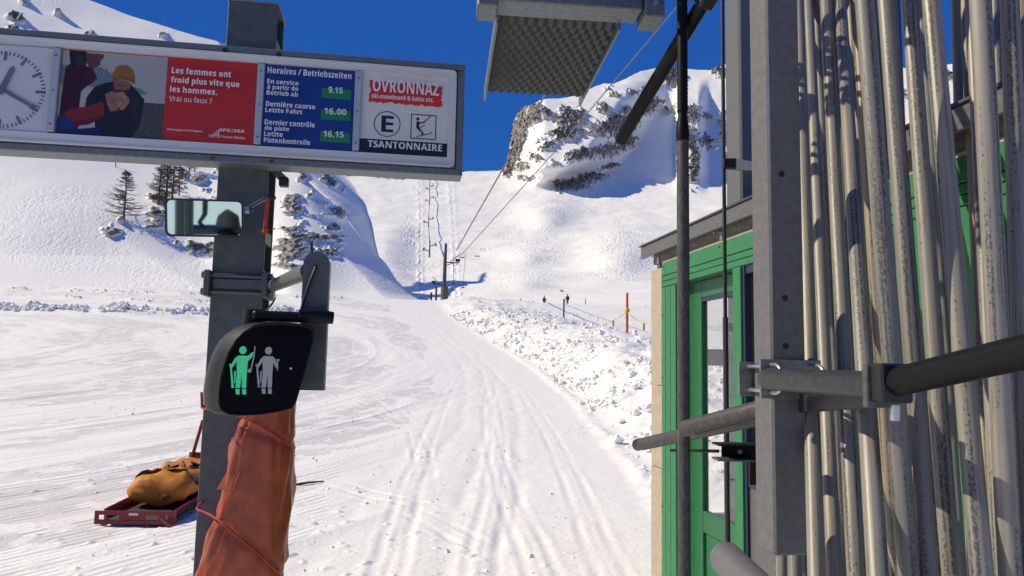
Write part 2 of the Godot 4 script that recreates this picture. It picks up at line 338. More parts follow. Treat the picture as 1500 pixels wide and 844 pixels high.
func make_hill(sheet: int, called: String, u_from: float, u_to: float) -> void:
	var us := PackedFloat32Array(); var u := u_from
	while u < u_to:
		us.append(u); u += 1.35 if (u > -20.0 and u < 1110.0) else (3.0 if u > -60.0 and u < 1520.0 else 30.0)
	var rows := PackedFloat32Array(); var rv := 478.0
	while rv > -262.0:
		rows.append(rv); rv -= 1.25 if rv > 78.0 else (2.0 if rv > -5.0 else 8.0)
	var nc := us.size(); var nr := rows.size()
	var vs := PackedVector3Array(); vs.resize(nc * nr); var cols := PackedColorArray(); cols.resize(nc * nr)
	var tops := PackedFloat32Array()
	for x in us: tops.append(maxf(lut(RIDGE, x), 258.0 if sheet == 2 and x < 553.0 else -999.0))
	for j in nr:
		for i in nc:
			u = us[i]
			var v := maxf(rows[j], tops[i])
			if j > 0 and rows[j - 1] <= tops[i]:
				vs[j * nc + i] = vs[(j - 1) * nc + i]; cols[j * nc + i] = cols[(j - 1) * nc + i]; continue
			if sheet == 0: u = minf(u, lut(EDGE_LEFT, v))
			elif sheet == 1: u = clampf(u, lut(EDGE_LEFT, v) - 60.0, lut(EDGE_MIDDLE, v))
			else: u = maxf(u, lut(EDGE_MIDDLE, v) - 110.0)
			var dir := ray(u, v); var flat := Vector2(dir.x, dir.z).length()
			var r := hill_r(u, v, sheet)
			var p := EYE + dir * (r / flat)
			var solid := 0.0; var best := 0.0
			for q in ROCKS:
				if (q[0] > 558.0) != (sheet == 2): continue
				var dx: float = u - q[0]; var dy: float = v - q[1]
				if absf(dx) > 1.6 * maxf(q[2], q[3]) or absf(dy) > 1.6 * maxf(q[2], q[3]): continue
				var t := deg_to_rad(q[4]); var a: float = (dx * cos(t) + dy * sin(t)) / q[2]; var b: float = (-dx * sin(t) + dy * cos(t)) / q[3]
				var s: float = (1.45 - sqrt(a * a + b * b)) * q[5]
				if s > best: best = s
			var sc := 130.0 / r if r < 300.0 else 0.28
			var ns := n_b.get_noise_3d(p.x * 4.5 * sc, p.y * 17.0 * sc, p.z * 3.0 * sc) + 0.45 * n_b.get_noise_3d(p.x * 20.0 * sc, p.y * 50.0 * sc, p.z * 12.0 * sc)
			if best > 0.0: solid = 1.0 if best + 0.9 * ns > 0.52 else 0.0
			var y := 0.0
			# broad rolls, wind ripples and old ski tracks
			var far := clampf(r / 150.0, 0.4, 4.0)
			y += 0.7 * n_a.get_noise_2d(p.x * 0.9, p.z * 0.9) * minf(far, 2.2)
			y += 0.022 * n_b.get_noise_2d(p.x * 6.0, p.z * 6.0) * minf(far, 1.6)
			if v < 436.0 and r > 200.0:                      # ploughed edges of the lift track and the piste beside it
				for q in [[613.0, 1.0], [619.0, 0.7], [637.0, 0.2], [656.0, 1.0], [664.0, 0.6]]: y += q[1] * 0.55 * exp(-pow((u - q[0] - (v - 258.0) * (0.06 if q[0] > 630.0 else 0.0) - 3.0 * n_a.get_noise_1d(v * 6.0 + q[0])) / 2.2, 2.0)) * smoothstep(-0.3, 0.2, n_b.get_noise_1d(v * 6.0 + q[0] * 3.0))
			var patch := 0.7 * smoothstep(0.05, 0.45, n_a.get_noise_2d(p.x * (1.6 if r < 220.0 else 0.8) + 40.0, p.z * (1.6 if r < 220.0 else 0.8)))
			for q in CHURNED:
				patch = maxf(patch, q[4] * smoothstep(1.15, 0.75, sqrt(pow((u - q[0]) / q[2], 2.0) + pow((v - q[1]) / q[3], 2.0))))
			var warp := 6.0 * n_a.get_noise_2d(p.x * 3.0, p.z * 3.0)
			var tr := absf(n_b.get_noise_2d((p.x + warp * 2.0) * 8.0 * sc * 2.2, (p.z + warp) * 3.0 * sc * 2.2))
			y -= 0.10 * (1.0 - smoothstep(0.0, 0.16, tr)) * far * patch
			p.y += y
			if best > 0.0:                                  # outcrops stand forward of the slope, with broken faces
				var outw := smoothstep(0.25, 0.75, best + 0.9 * ns) * (0.9 + 0.8 * n_b.get_noise_3d(p.x * 14.0 * sc, p.y * 30.0 * sc, p.z * 10.0 * sc))
				var fw := outw * r * 0.013
				p -= Vector3(dir.x, 0, dir.z) / flat * fw
			vs[j * nc + i] = p
			if solid > 0.0:
				var g := 0.185 + 0.12 * n_b.get_noise_3d(p.x * 50.0 * sc, p.y * 50.0 * sc, p.z * 50.0 * sc)
				cols[j * nc + i] = Color(g * 1.06, g, g * 0.95)
			else: cols[j * nc + i] = Color(0.885, 0.865, 0.825)
	struct(called, grid_mesh(vs, nc, nr, PackedVector2Array(), cols), M.hill)

func make_hills() -> void:
	make_hill(0, "left_hill", -1500.0, 690.0); make_hill(1, "left_spur", 140.0, 690.0); make_hill(2, "mountains", 300.0, 3000.0)

func make_materials() -> void:
	var sn := mat(lin(0.885, 0.865, 0.825), 0.55)
	sn.normal_enabled = true; sn.normal_texture = noise_tex(0.03, Color.BLACK, Color.WHITE, 5, 5, 6.0); sn.normal_scale = 0.28
	sn.uv1_triplanar = true; sn.uv1_world_triplanar = true; sn.uv1_scale = Vector3.ONE * 0.9
	M.snow = sn
	M.hill = mat(Color.WHITE, 0.75); M.hill.vertex_color_use_as_albedo = true
	# corduroy: one tile is four metres across the grooves
	var n := 1024; var im := Image.create(n, n, false, Image.FORMAT_L8)
	for y in n:
		for x in n:
			var cx := cos(TAU * x / n); var sx := sin(TAU * x / n); var cy := cos(TAU * y / n); var sy := sin(TAU * y / n)
			var keep := smoothstep(-0.28, 0.05, n_b.get_noise_3d(cx * 22.0 + 40.0 * cy, sx * 22.0 + 9.0, sy * 40.0))
			var g := 0.5 + 0.5 * sin(TAU * x * 40.0 / n)
			var crumb := n_b.get_noise_3d(x * 1.7, y * 1.7, 3.0)
			var h := 0.4 + 0.32 * (g - 0.5) * keep + 0.16 * (1.0 - keep) * (0.6 + crumb)
			im.set_pixel(x, y, Color(h, h, h))
	im.bump_map_to_normal_map(5.0)
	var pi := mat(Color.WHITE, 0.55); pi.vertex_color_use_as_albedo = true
	pi.normal_enabled = true; pi.normal_texture = ImageTexture.create_from_image(im); pi.normal_scale = 1.0
	M.piste = pi

# ---------------------------------------------------------------- sign post, board, mirror, signal (all set square to the board)
var BT: Transform3D                                      # board frame: x along the board to the right, y up, z towards the viewer
func board_frame() -> void:
	var yaw := deg_to_rad(8.6)
	BT = Transform3D(Basis(Vector3(cos(yaw), 0, -sin(yaw)), Vector3.UP, Vector3(sin(yaw), 0, cos(yaw))), at(345, 140, 2.72))
func bl(u: float, v: float, n := 0.0) -> Vector3:        # where a surveyed bearing meets the plane n in front of the board
	var r := BT.basis.inverse() * ray(u, v); var e := BT.affine_inverse() * EYE
	return e + r * ((n - e.z) / r.z)
func set_up(o: Node3D, base: Vector3) -> Node3D:         # puts a thing's node at its base (board frame) and turns it with the board
	o.transform = BT * Transform3D(Basis(), base); o.set_meta("base", base); return o
func txt(parent: Node, s: String, a: Vector2, b: Vector2, h: float, z: float, m: Material, off: Vector3, bold := true) -> void:
	# one line of lettering between the ends a and b (bearings of the line's left and right middle), h px high
	var la := bl(a.x, a.y); var lb := bl(b.x, b.y); var hh := h * la.distance_to(lb) / a.distance_to(b)
	letters(parent, s, Vector3((la.x + lb.x) * 0.5, (la.y + lb.y) * 0.5, z) - off, absf(lb.x - la.x), hh, m, bold)
func letters(parent: Node, s: String, c: Vector3, w: float, h: float, m: Material, bold := true) -> void:
	var f := SystemFont.new(); f.font_names = PackedStringArray(["Droid Sans"]); f.font_weight = 700 if bold else 400
	var t := TextMesh.new(); t.text = s; t.font = f; t.font_size = 48; t.pixel_size = 0.001; t.depth = 0.02; t.curve_step = 1.0
	var bb := t.get_aabb()
	var o := part(parent, "lettering", t, m)
	var k := Vector3(w / bb.size.x, h / bb.size.y, 0.05)
	o.transform = Transform3D(Basis.from_scale(k), c - bb.get_center() * k)
func flat(parent: Node, called: String, poly: PackedVector2Array, z: float, thick: float, m: Material) -> MeshInstance3D:   # slab parallel to the board, front face at z
	var s := st(); slab(s, poly, Vector3(0, 0, z), Vector3.RIGHT, Vector3.UP, thick); return part(parent, called, fin(s), m)
func ring(s: SurfaceTool, outer: PackedVector2Array, inner: PackedVector2Array, z: float, thick: float) -> void:   # frame between two outlines with the same number of points
	var n := outer.size()
	for i in n:
		var j := (i + 1) % n
		var p := []
		for k in [z - thick, z]:
			for q in [outer[i], outer[j], inner[j], inner[i]]: p.append(Vector3(q.x, q.y, k))
		hexa(s, p)

func moved(p: PackedVector2Array, by: Vector2) -> PackedVector2Array:
	for i in p.size(): p[i] += by
	return p
func make_sign_post() -> void:
	var g := 0.0
	var fn := -0.085                                        # front face of the post
	var p0 := bl(310, 400, fn); var p1 := bl(385.5, 400, fn)
	var foot := ground_y(BT.origin.x, -BT.origin.z) - BT.origin.y - 0.02
	var top := bl(345, 2, fn).y
	var base := Vector3((p0.x + p1.x) * 0.5, foot, fn - 0.085)
	var o := set_up(thing("sign_post", "grey steel I-beam post carrying the information board", "post"), base)
	var w := p1.x - p0.x; var hgt := top - foot
	part(o, "front_flange", boxm(Vector3(0, hgt * 0.5, 0.079), Vector3(w, hgt, 0.012), 0.002), M.post)
	part(o, "rear_flange", boxm(Vector3(0, hgt * 0.5, -0.079), Vector3(w, hgt, 0.012), 0.002), M.post)
	part(o, "web", boxm(Vector3(0, hgt * 0.5, 0), Vector3(0.009, hgt, 0.146)), M.post)
	part(o, "cap_plate", boxm(Vector3(0, hgt + 0.004, -0.004), Vector3(w + 0.012, 0.008, 0.19), 0.002), M.galv)
	for y in [bl(390, 345, fn).y, bl(390, 405, fn).y, bl(390, 150, fn).y, bl(390, 60, fn).y, bl(390, 520, fn).y]:
		for sx in [1.0, -1.0]:
			part(o, "stiffener", boxm(Vector3(sx * (w * 0.25 + 0.001), y - foot, 0.0), Vector3(w * 0.5 - 0.008, 0.05 if sx > 0 else 0.01, 0.145)), M.post)
	# bracket under the board with a black end block
	var q := bl(412, 262, fn) - base
	var bs := st(); bar(bs, Vector3(w * 0.5 - 0.005, q.y + 0.06, 0.03), Vector3(w * 0.5 + 0.055, q.y + 0.005, 0.03), 0.012, 0.03)
	part(o, "bracket", fin(bs), M.galv)
	part(o, "bracket_end", boxm(Vector3(w * 0.5 + 0.05, q.y, 0.03), Vector3(0.035, 0.036, 0.035), 0.003), M.black)

func poster_picture() -> ImageTexture:
	var w := 440; var h := 360; var im := Image.create(w, h, false, Image.FORMAT_RGB8)
	var n := FastNoiseLite.new(); n.seed = 4; n.frequency = 0.06
	# background: overcast sky, far ridge, pale gravel plain
	for y in h:
		for x in w:
			var X := 280.0 + 550.0 * x / w; var Y := 270.0 + 420.0 * y / h
			var ridge := 345.0 + 90.0 * smoothstep(480.0, 640.0, X) + 70.0 * smoothstep(680.0, 800.0, X) + 10.0 * n.get_noise_1d(x * 2.0)
			var k := n.get_noise_2d(x * 2.2, y * 2.2)
			var c := Color8(150, 150, 154)
			if Y > ridge: c = Color8(74, 88, 104).lerp(Color8(120, 128, 136), clampf(0.5 + k, 0, 1))
			if Y > 445.0 + 20.0 * smoothstep(560.0, 700.0, X): c = Color8(138, 138, 136).lerp(Color8(168, 168, 166), clampf(0.5 + k, 0, 1))
			if Y > 505.0 and X > 600.0: c = Color8(92, 92, 88).lerp(Color8(48, 46, 42), clampf(0.5 + 1.4 * k, 0, 1))
			im.set_pixel(x, y, c)
	var shapes := [
		[Color8(34, 34, 36), [415, 560, 420, 500, 455, 445, 510, 420, 560, 410, 640, 415, 690, 460, 720, 490, 715, 560, 700, 640, 660, 690, 480, 690, 470, 600]],
		[Color8(24, 24, 26), [455, 470, 520, 430, 540, 500, 530, 560, 470, 560]], [Color8(45, 43, 43), [650, 450, 700, 500, 690, 600, 650, 560]],
		[Color8(150, 104, 84), [553, 405, 600, 400, 642, 410, 640, 440, 622, 466, 585, 470, 560, 450]],
		[Color8(70, 46, 38), [560, 455, 580, 448, 616, 452, 632, 440, 624, 474, 596, 482, 566, 474]],
		[Color8(60, 40, 34), [568, 424, 588, 421, 588, 426, 568, 429]], [Color8(60, 40, 34), [606, 424, 628, 425, 628, 430, 606, 428]], [Color8(122, 82, 66), [594, 420, 602, 420, 606, 444, 592, 444]],
		[Color8(158, 112, 46), [543, 412, 546, 370, 560, 338, 590, 324, 620, 324, 650, 342, 664, 380, 664, 416, 640, 404, 590, 396]],
		[Color8(138, 94, 36), [543, 412, 545, 392, 590, 380, 640, 386, 665, 400, 664, 418, 640, 405, 590, 397]],
		[Color8(62, 18, 24), [285, 690, 290, 520, 300, 360, 330, 330, 400, 345, 440, 350, 466, 400, 420, 440, 390, 470, 385, 540, 400, 600, 380, 690]],
		[Color8(78, 22, 28), [400, 356, 440, 362, 466, 404, 430, 436, 404, 410]],
		[Color8(40, 30, 26), [312, 270, 400, 270, 412, 300, 400, 350, 350, 352, 320, 330]], [Color8(66, 50, 40), [340, 300, 380, 290, 395, 330, 360, 350]],
		[Color8(110, 66, 54), [400, 278, 490, 278, 494, 292, 474, 318, 480, 330, 452, 352, 420, 348, 404, 320]],
		[Color8(140, 40, 34), [300, 600, 340, 560, 420, 545, 500, 512, 520, 520, 522, 575, 470, 610, 400, 636, 330, 650]],
		[Color8(104, 26, 28), [300, 625, 400, 610, 470, 600, 522, 575, 520, 590, 440, 632, 330, 652]],
		[Color8(20, 18, 20), [508, 512, 530, 508, 546, 540, 540, 568, 520, 575]],
		[Color8(168, 118, 98), [512, 476, 545, 460, 580, 464, 600, 490, 598, 520, 580, 556, 548, 560, 530, 530]],
		[Color8(182, 134, 116), [578, 464, 606, 458, 640, 490, 642, 512, 620, 545, 596, 552, 584, 520, 596, 500]],
		[Color8(120, 78, 66), [530, 490, 576, 504, 578, 508, 530, 495]], [Color8(120, 78, 66), [530, 506, 574, 520, 574, 524, 532, 511]], [Color8(124, 82, 70), [596, 484, 622, 520, 618, 523, 594, 490]],
		[Color8(28, 62, 128), [280, 602, 310, 596, 350, 612, 374, 650, 372, 672, 280, 672]], [Color8(22, 44, 96), [372, 660, 500, 640, 520, 690, 280, 690, 280, 672]]]
	for sh in shapes:
		var poly := PackedVector2Array(); var lo := Vector2(1e9, 1e9); var hi := -lo
		for i in range(0, sh[1].size(), 2):
			var p := Vector2((sh[1][i] - 280.0) * w / 550.0, (sh[1][i + 1] - 270.0) * h / 420.0); poly.append(p); lo = lo.min(p); hi = hi.max(p)
		for y in range(maxi(0, int(lo.y)), mini(h, int(hi.y) + 1)):
			for x in range(maxi(0, int(lo.x)), mini(w, int(hi.x) + 1)):
				if Geometry2D.is_point_in_polygon(Vector2(x + 2.0 * n.get_noise_2d(x * 3.0, y * 3.0), y + 2.0 * n.get_noise_2d(y * 3.0, x * 3.0 + 90.0)), poly):
					var k: float = 0.8 + 0.22 * n.get_noise_2d(x * 1.5 + 20.0, y * 1.5); var c: Color = sh[0]
					im.set_pixel(x, y, Color(c.r * k, c.g * k, c.b * k))
	im.resize(w / 3, h / 3, Image.INTERPOLATE_LANCZOS); im.resize(w, h, Image.INTERPOLATE_CUBIC)   # a soft print
	return ImageTexture.create_from_image(im)

func make_board() -> void:
	var base := Vector3(-0.07, -0.262, -0.04)
	var o := set_up(thing("information_board", "long framed information board with clock, poster, timetable and station name", "sign board"), base)
	var z0 := -base.z
	var L := -1.01; var R := 0.856; var T := 0.190; var B := -0.258
	var mv := Vector2(-base.x, -base.y)
	# galvanised channel round the outside, a thinner white aluminium frame inside it
	var s := st()
	box(s, Transform3D(Basis(), Vector3((L + R) * 0.5 - base.x, T - 0.012 - base.y, z0 - 0.045)), Vector3(R - L, 0.024, 0.10), 0.003)
	part(o, "top_channel", fin(s), M.galv)
	s = st(); box(s, Transform3D(Basis(), Vector3((L + R) * 0.5 - base.x, B + 0.013 - base.y, z0 - 0.045)), Vector3(R - L, 0.026, 0.10), 0.003)
	part(o, "bottom_channel", fin(s), M.galv)
	for x in [L + 0.014, R - 0.014]:
		s = st(); box(s, Transform3D(Basis(), Vector3(x - base.x, (T + B) * 0.5 - base.y, z0 - 0.0455)), Vector3(0.0275, T - B - 0.052, 0.10), 0.003)
		part(o, "end_channel", fin(s), M.galv)
	part(o, "back_sheet", boxm(Vector3((L + R) * 0.5 - base.x, (T + B) * 0.5 - base.y, z0 - 0.075), Vector3(R - L - 0.06, T - B - 0.056, 0.012)), M.galv)
	s = st(); ring(s, moved(rrect(L + 0.029, B + 0.031, R - 0.031, T - 0.027, 0.018), mv), moved(rrect(L + 0.062, B + 0.070, R - 0.061, T - 0.056, 0.004), mv), z0 + 0.004, 0.05)
	var fr := part(o, "inner_frame", fin(s), M.white_alu)
	s = st(); ring(s, moved(rrect(L + 0.031, B + 0.033, R - 0.033, T - 0.029, 0.016), mv), moved(rrect(L + 0.037, B + 0.039, R - 0.039, T - 0.035, 0.012), mv), z0 + 0.011, 0.01)
	part(fr, "frame_lip", fin(s), M.white_alu)
	for x in [bl(330, 78).x, bl(409, 84).x]:
		part(o, "bolt", tubem([Vector3(x - base.x, T - 0.022 - base.y, z0 + 0.004), Vector3(x - base.x, T - 0.022 - base.y, z0 + 0.014)], 0.009, 10), M.black)
	for x in [bl(312, 232).x, bl(398, 238).x]:
		part(o, "rusty_bolt", tubem([Vector3(x - base.x, B + 0.014 - base.y, z0 + 0.002), Vector3(x - base.x, B + 0.014 - base.y, z0 + 0.010)], 0.008, 8), M.rust, "rust-stained bolt head")
	# uprights between the panels, each with screws
	for x in [-0.627, 0.0875, 0.448]:
		var u := part(o, "upright", boxm(Vector3(x - base.x, -0.026 - base.y, z0 - 0.003), Vector3(0.026, 0.312, 0.022), 0.002), M.alu)
		for y in [0.10, -0.03, -0.155]:
			part(u, "screw", tubem([Vector3(x - base.x, y - base.y, z0 + 0.006), Vector3(x - base.x, y - base.y, z0 + 0.0105)], 0.0035, 8), M.steel_dark)
	var pz := z0 - 0.008
	# clock
	var cp := flat(o, "clock_panel", rect(-0.948 - base.x, -0.187 - base.y, -0.641 - base.x, 0.13 - base.y), pz, 0.012, M.clock_white)
	var c := Vector3(-0.801 - base.x, -0.036 - base.y, 0)
	for k in 60:
		var big := k % 5 == 0
		var a := TAU * k / 60.0; var dir := Vector3(sin(a), cos(a), 0)
		var r0 := 0.109 if big else 0.129
		s = st(); bar(s, c + dir * r0 + Vector3(0, 0, pz + 0.001), c + dir * 0.142 + Vector3(0, 0, pz + 0.001), 0.010 if big else 0.0045, 0.002, Vector3.BACK)
		part(cp, "minute_mark", fin(s), M.navy)
	for hnd in [["hour_hand", Vector3(0.033, 0.088, 0), 0.022, 0.016], ["minute_hand", Vector3(0.121, -0.066, 0), 0.017, 0.010]]:
		var dir: Vector3 = hnd[1]; var e: Vector3 = c + dir; var b: Vector3 = c - dir.normalized() * 0.02; var zz := Vector3(0, 0, pz + (0.008 if hnd[0] == "hour_hand" else 0.012))
		s = st(); var nx := Vector3(-dir.y, dir.x, 0).normalized()
		var wide: float = hnd[2] * 0.5; var thin: float = hnd[3] * 0.5
		var pts := [b + nx * wide, e - dir.normalized() * 0.012 + nx * thin, e, e - dir.normalized() * 0.012 - nx * thin, b - nx * wide]
		var poly := PackedVector2Array()
		for p in pts: poly.append(Vector2(p.x, p.y))
		slab(s, poly, zz, Vector3.RIGHT, Vector3.UP, 0.003)
		if hnd[0] == "minute_hand":
			var m: Vector3 = c + dir * 0.92
			box(s, Transform3D(Basis(Vector3.BACK, atan2(dir.y, dir.x)), Vector3(m.x, m.y, zz.z - 0.001)), Vector3(0.016, 0.021, 0.003))
		part(cp, hnd[0], fin(s), M.navy)
	part(cp, "hub", tubem([c + Vector3(0, 0, pz), c + Vector3(0, 0, pz + 0.014)], 0.012, 14), M.navy)
	part(cp, "glass_cover", boxm(Vector3(c.x, -0.0285 - base.y, pz + 0.024), Vector3(0.30, 0.312, 0.003)), M.clear)
	# poster: photograph on the left, red field with lettering on the right
	var ph := MeshInstance3D.new(); var qm := QuadMesh.new(); qm.size = Vector2(0.362, 0.318); ph.mesh = qm; ph.name = "poster_photograph"
	var pm := mat(Color.WHITE, 0.35); pm.albedo_texture = poster_picture(); ph.material_override = pm
	ph.position = Vector3(-0.431 - base.x, -0.029 - base.y, pz + 0.0005); o.add_child(ph)
	ph.set_meta("label", "poster photograph of two people in winter coats warming hands")
	flat(o, "poster_backing", rect(-0.613 - base.x, -0.19 - base.y, -0.25 - base.x, 0.132 - base.y), pz, 0.006, M.red_print)
	var rp := flat(o, "poster_text_field", rect(-0.25 - base.x, -0.19 - base.y, 0.075 - base.x, 0.134 - base.y), pz, 0.006, M.red_print)
	var k1 := 3.375; var tz := z0 - 0.0065
	for l in [["Les femmes ont", 862, 365, 1152, 382, 33, true], ["froid plus vite que", 858, 415, 1192, 436, 42, true], ["les hommes.", 854, 456, 1084, 470, 33, true], ["Vrai ou faux ?", 850, 503, 1058, 514, 30, false], ["www.apgsga.ch/montagnes", 838, 655, 1012, 662, 14, false], ["APG|SGA", 1092, 658, 1218, 664, 21, true], ["Out of Home Media", 1043, 686, 1218, 694, 14, false]]:
		txt(rp, l[0], Vector2(l[1], l[2]) / k1, Vector2(l[3], l[4]) / k1, l[5] / k1, tz, M.print_white, base, l[6])
	s = st()
	for i in 4:
		for j in i + 1:
			var q := bl((1050 + 9.5 * i) / k1, (664 - 8.0 * j) / k1) - base
			box(s, Transform3D(Basis(), Vector3(q.x, q.y, tz)), Vector3(0.0042, 0.0042, 0.002))
	part(rp, "logo_dots", fin(s), M.print_white)
	# timetable
	var tp := flat(o, "timetable_panel", rect(0.1 - base.x, -0.19 - base.y, 0.436 - base.x, 0.134 - base.y), pz, 0.006, M.blue_print)
	var k2 := 3.835; var oc := Vector2(330, 50)
	for l in [["Horaires / Betriebszeiten", 246, 222, 712, 250, 38], ["En service", 243, 283, 418, 292, 28], ["à partir de", 243, 317, 416, 327, 36], ["Betrieb ab", 240, 346, 414, 354, 28], ["Dernière course", 236, 409, 510, 422, 32], ["Letzte Fahrt", 233, 441, 438, 452, 28], ["Dernier contrôle", 230, 510, 508, 523, 32], ["de piste", 230, 545, 365, 552, 34], ["Letzte", 227, 574, 330, 579, 28], ["Pistenkontrolle", 225, 609, 482, 622, 30]]:
		txt(tp, l[0], oc + Vector2(l[1], l[2]) / k2, oc + Vector2(l[3], l[4]) / k2, l[5] / k2, tz, M.print_white, base)
	for g in [[0.311, 0.017, "9.15", 585, 332, 663, 336], [0.312, -0.066, "16.00", 560, 450, 683, 455], [0.313, -0.153, "16.15", 555, 577, 668, 580]]:
		var w := flat(tp, "time_window", rect(g[0] - base.x, g[1] - base.y, g[0] + 0.111 - base.x, g[1] + 0.039 - base.y), pz + 0.003, 0.004, M.green_print)
		txt(w, g[2], oc + Vector2(g[3], g[4]) / k2, oc + Vector2(g[5], g[6]) / k2, 36.0 / k2, z0 - 0.004, M.print_white, base)
	# station name
	var np := flat(o, "name_panel", rect(0.46 - base.x, -0.13 - base.y, 0.796 - base.x, 0.136 - base.y), pz, 0.006, M.white_print)
	var nb := flat(o, "name_strip", rect(0.46 - base.x, -0.19 - base.y, 0.796 - base.x, -0.131 - base.y), pz, 0.006, M.navy)
	txt(nb, "TSANTONNAIRE", oc + Vector2(802, 628) / k2, oc + Vector2(1215, 655) / k2, 38.0 / k2, tz, M.print_white, base)
	# torn-edged red emblem with the resort's name
	var rg := RandomNumberGenerator.new(); rg.seed = 9
	var em := PackedVector2Array(); var a0 := Vector2(0.488, 0.012); var a1 := Vector2(0.772, 0.102)
	for i in 46: em.append(Vector2(lerpf(a0.x, a1.x, i / 45.0), a0.y + rg.randf_range(-0.001, 0.008)))
	for i in 12: em.append(Vector2(a1.x + rg.randf_range(-0.008, 0.002), lerpf(a0.y + 0.01, a1.y - 0.008, i / 11.0)))
	for i in 46: em.append(Vector2(lerpf(a1.x, a0.x, i / 45.0), a1.y + rg.randf_range(-0.009, 0.001)))
	for i in 12: em.append(Vector2(a0.x + rg.randf_range(-0.002, 0.008), lerpf(a1.y - 0.008, a0.y + 0.01, i / 11.0)))
	for i in em.size(): em[i] += mv
	var ep := flat(np, "emblem", em, pz + 0.0015, 0.0013, M.red_logo)
	txt(ep, "OVRONNAZ", oc + Vector2(830, 304) / k2, oc + Vector2(1198, 329) / k2, 72.0 / k2, tz + 0.001, M.print_white, base)
	txt(ep, "ski-snowboard & bains etc.", oc + Vector2(824, 363) / k2, oc + Vector2(1170, 387) / k2, 28.0 / k2, tz + 0.001, M.print_white, base)
	var ec := Vector2(0.562, -0.068) + mv
	s = st(); ring(s, disc(ec, 0.0505, 40), disc(ec, 0.0475, 40), pz + 0.0015, 0.0013); part(np, "circle", fin(s), M.navy)
	letters(np, "E", Vector3(ec.x + 0.001, ec.y, tz), 0.046, 0.064, M.navy)
	var k0 := Vector2(0.652, -0.119) + mv; var kw := 0.098
	s = st(); ring(s, rect(k0.x, k0.y, k0.x + kw, k0.y + kw), rect(k0.x + 0.003, k0.y + 0.003, k0.x + kw - 0.003, k0.y + kw - 0.003), pz + 0.0015, 0.0013)
	part(np, "pictogram_frame", fin(s), M.navy)
	s = st()   # skier holding the bar of a drag lift
	slab(s, disc(Vector2(0.27, 0.80), 0.062, 16), Vector3(0, 0, 0), Vector3.RIGHT, Vector3.UP, 0.0)
	s = st()
	var fig := [disc(Vector2(0.27, 0.81), 0.06, 16), PackedVector2Array([Vector2(0.22, 0.70), Vector2(0.33, 0.72), Vector2(0.335, 0.44), Vector2(0.40, 0.36), Vector2(0.33, 0.33), Vector2(0.22, 0.45)]),
		PackedVector2Array([Vector2(0.25, 0.46), Vector2(0.33, 0.46), Vector2(0.52, 0.24), Vector2(0.47, 0.16), Vector2(0.43, 0.18), Vector2(0.44, 0.25)]),
		PackedVector2Array([Vector2(0.30, 0.66), Vector2(0.31, 0.61), Vector2(0.52, 0.66), Vector2(0.80, 0.97), Vector2(0.77, 0.98), Vector2(0.50, 0.70)]),
		PackedVector2Array([Vector2(0.22, 0.10), Vector2(0.23, 0.075), Vector2(0.80, 0.24), Vector2(0.85, 0.32), Vector2(0.83, 0.325), Vector2(0.78, 0.265)]),
		PackedVector2Array([Vector2(0.30, 0.44), Vector2(0.32, 0.42), Vector2(0.56, 0.56), Vector2(0.55, 0.58)])]
	for f in fig:
		for i in f.size(): f[i] = k0 + f[i] * kw
		slab(s, f, Vector3(0, 0, pz + 0.0015), Vector3.RIGHT, Vector3.UP, 0.0013)
	part(np, "pictogram", fin(s), M.navy)

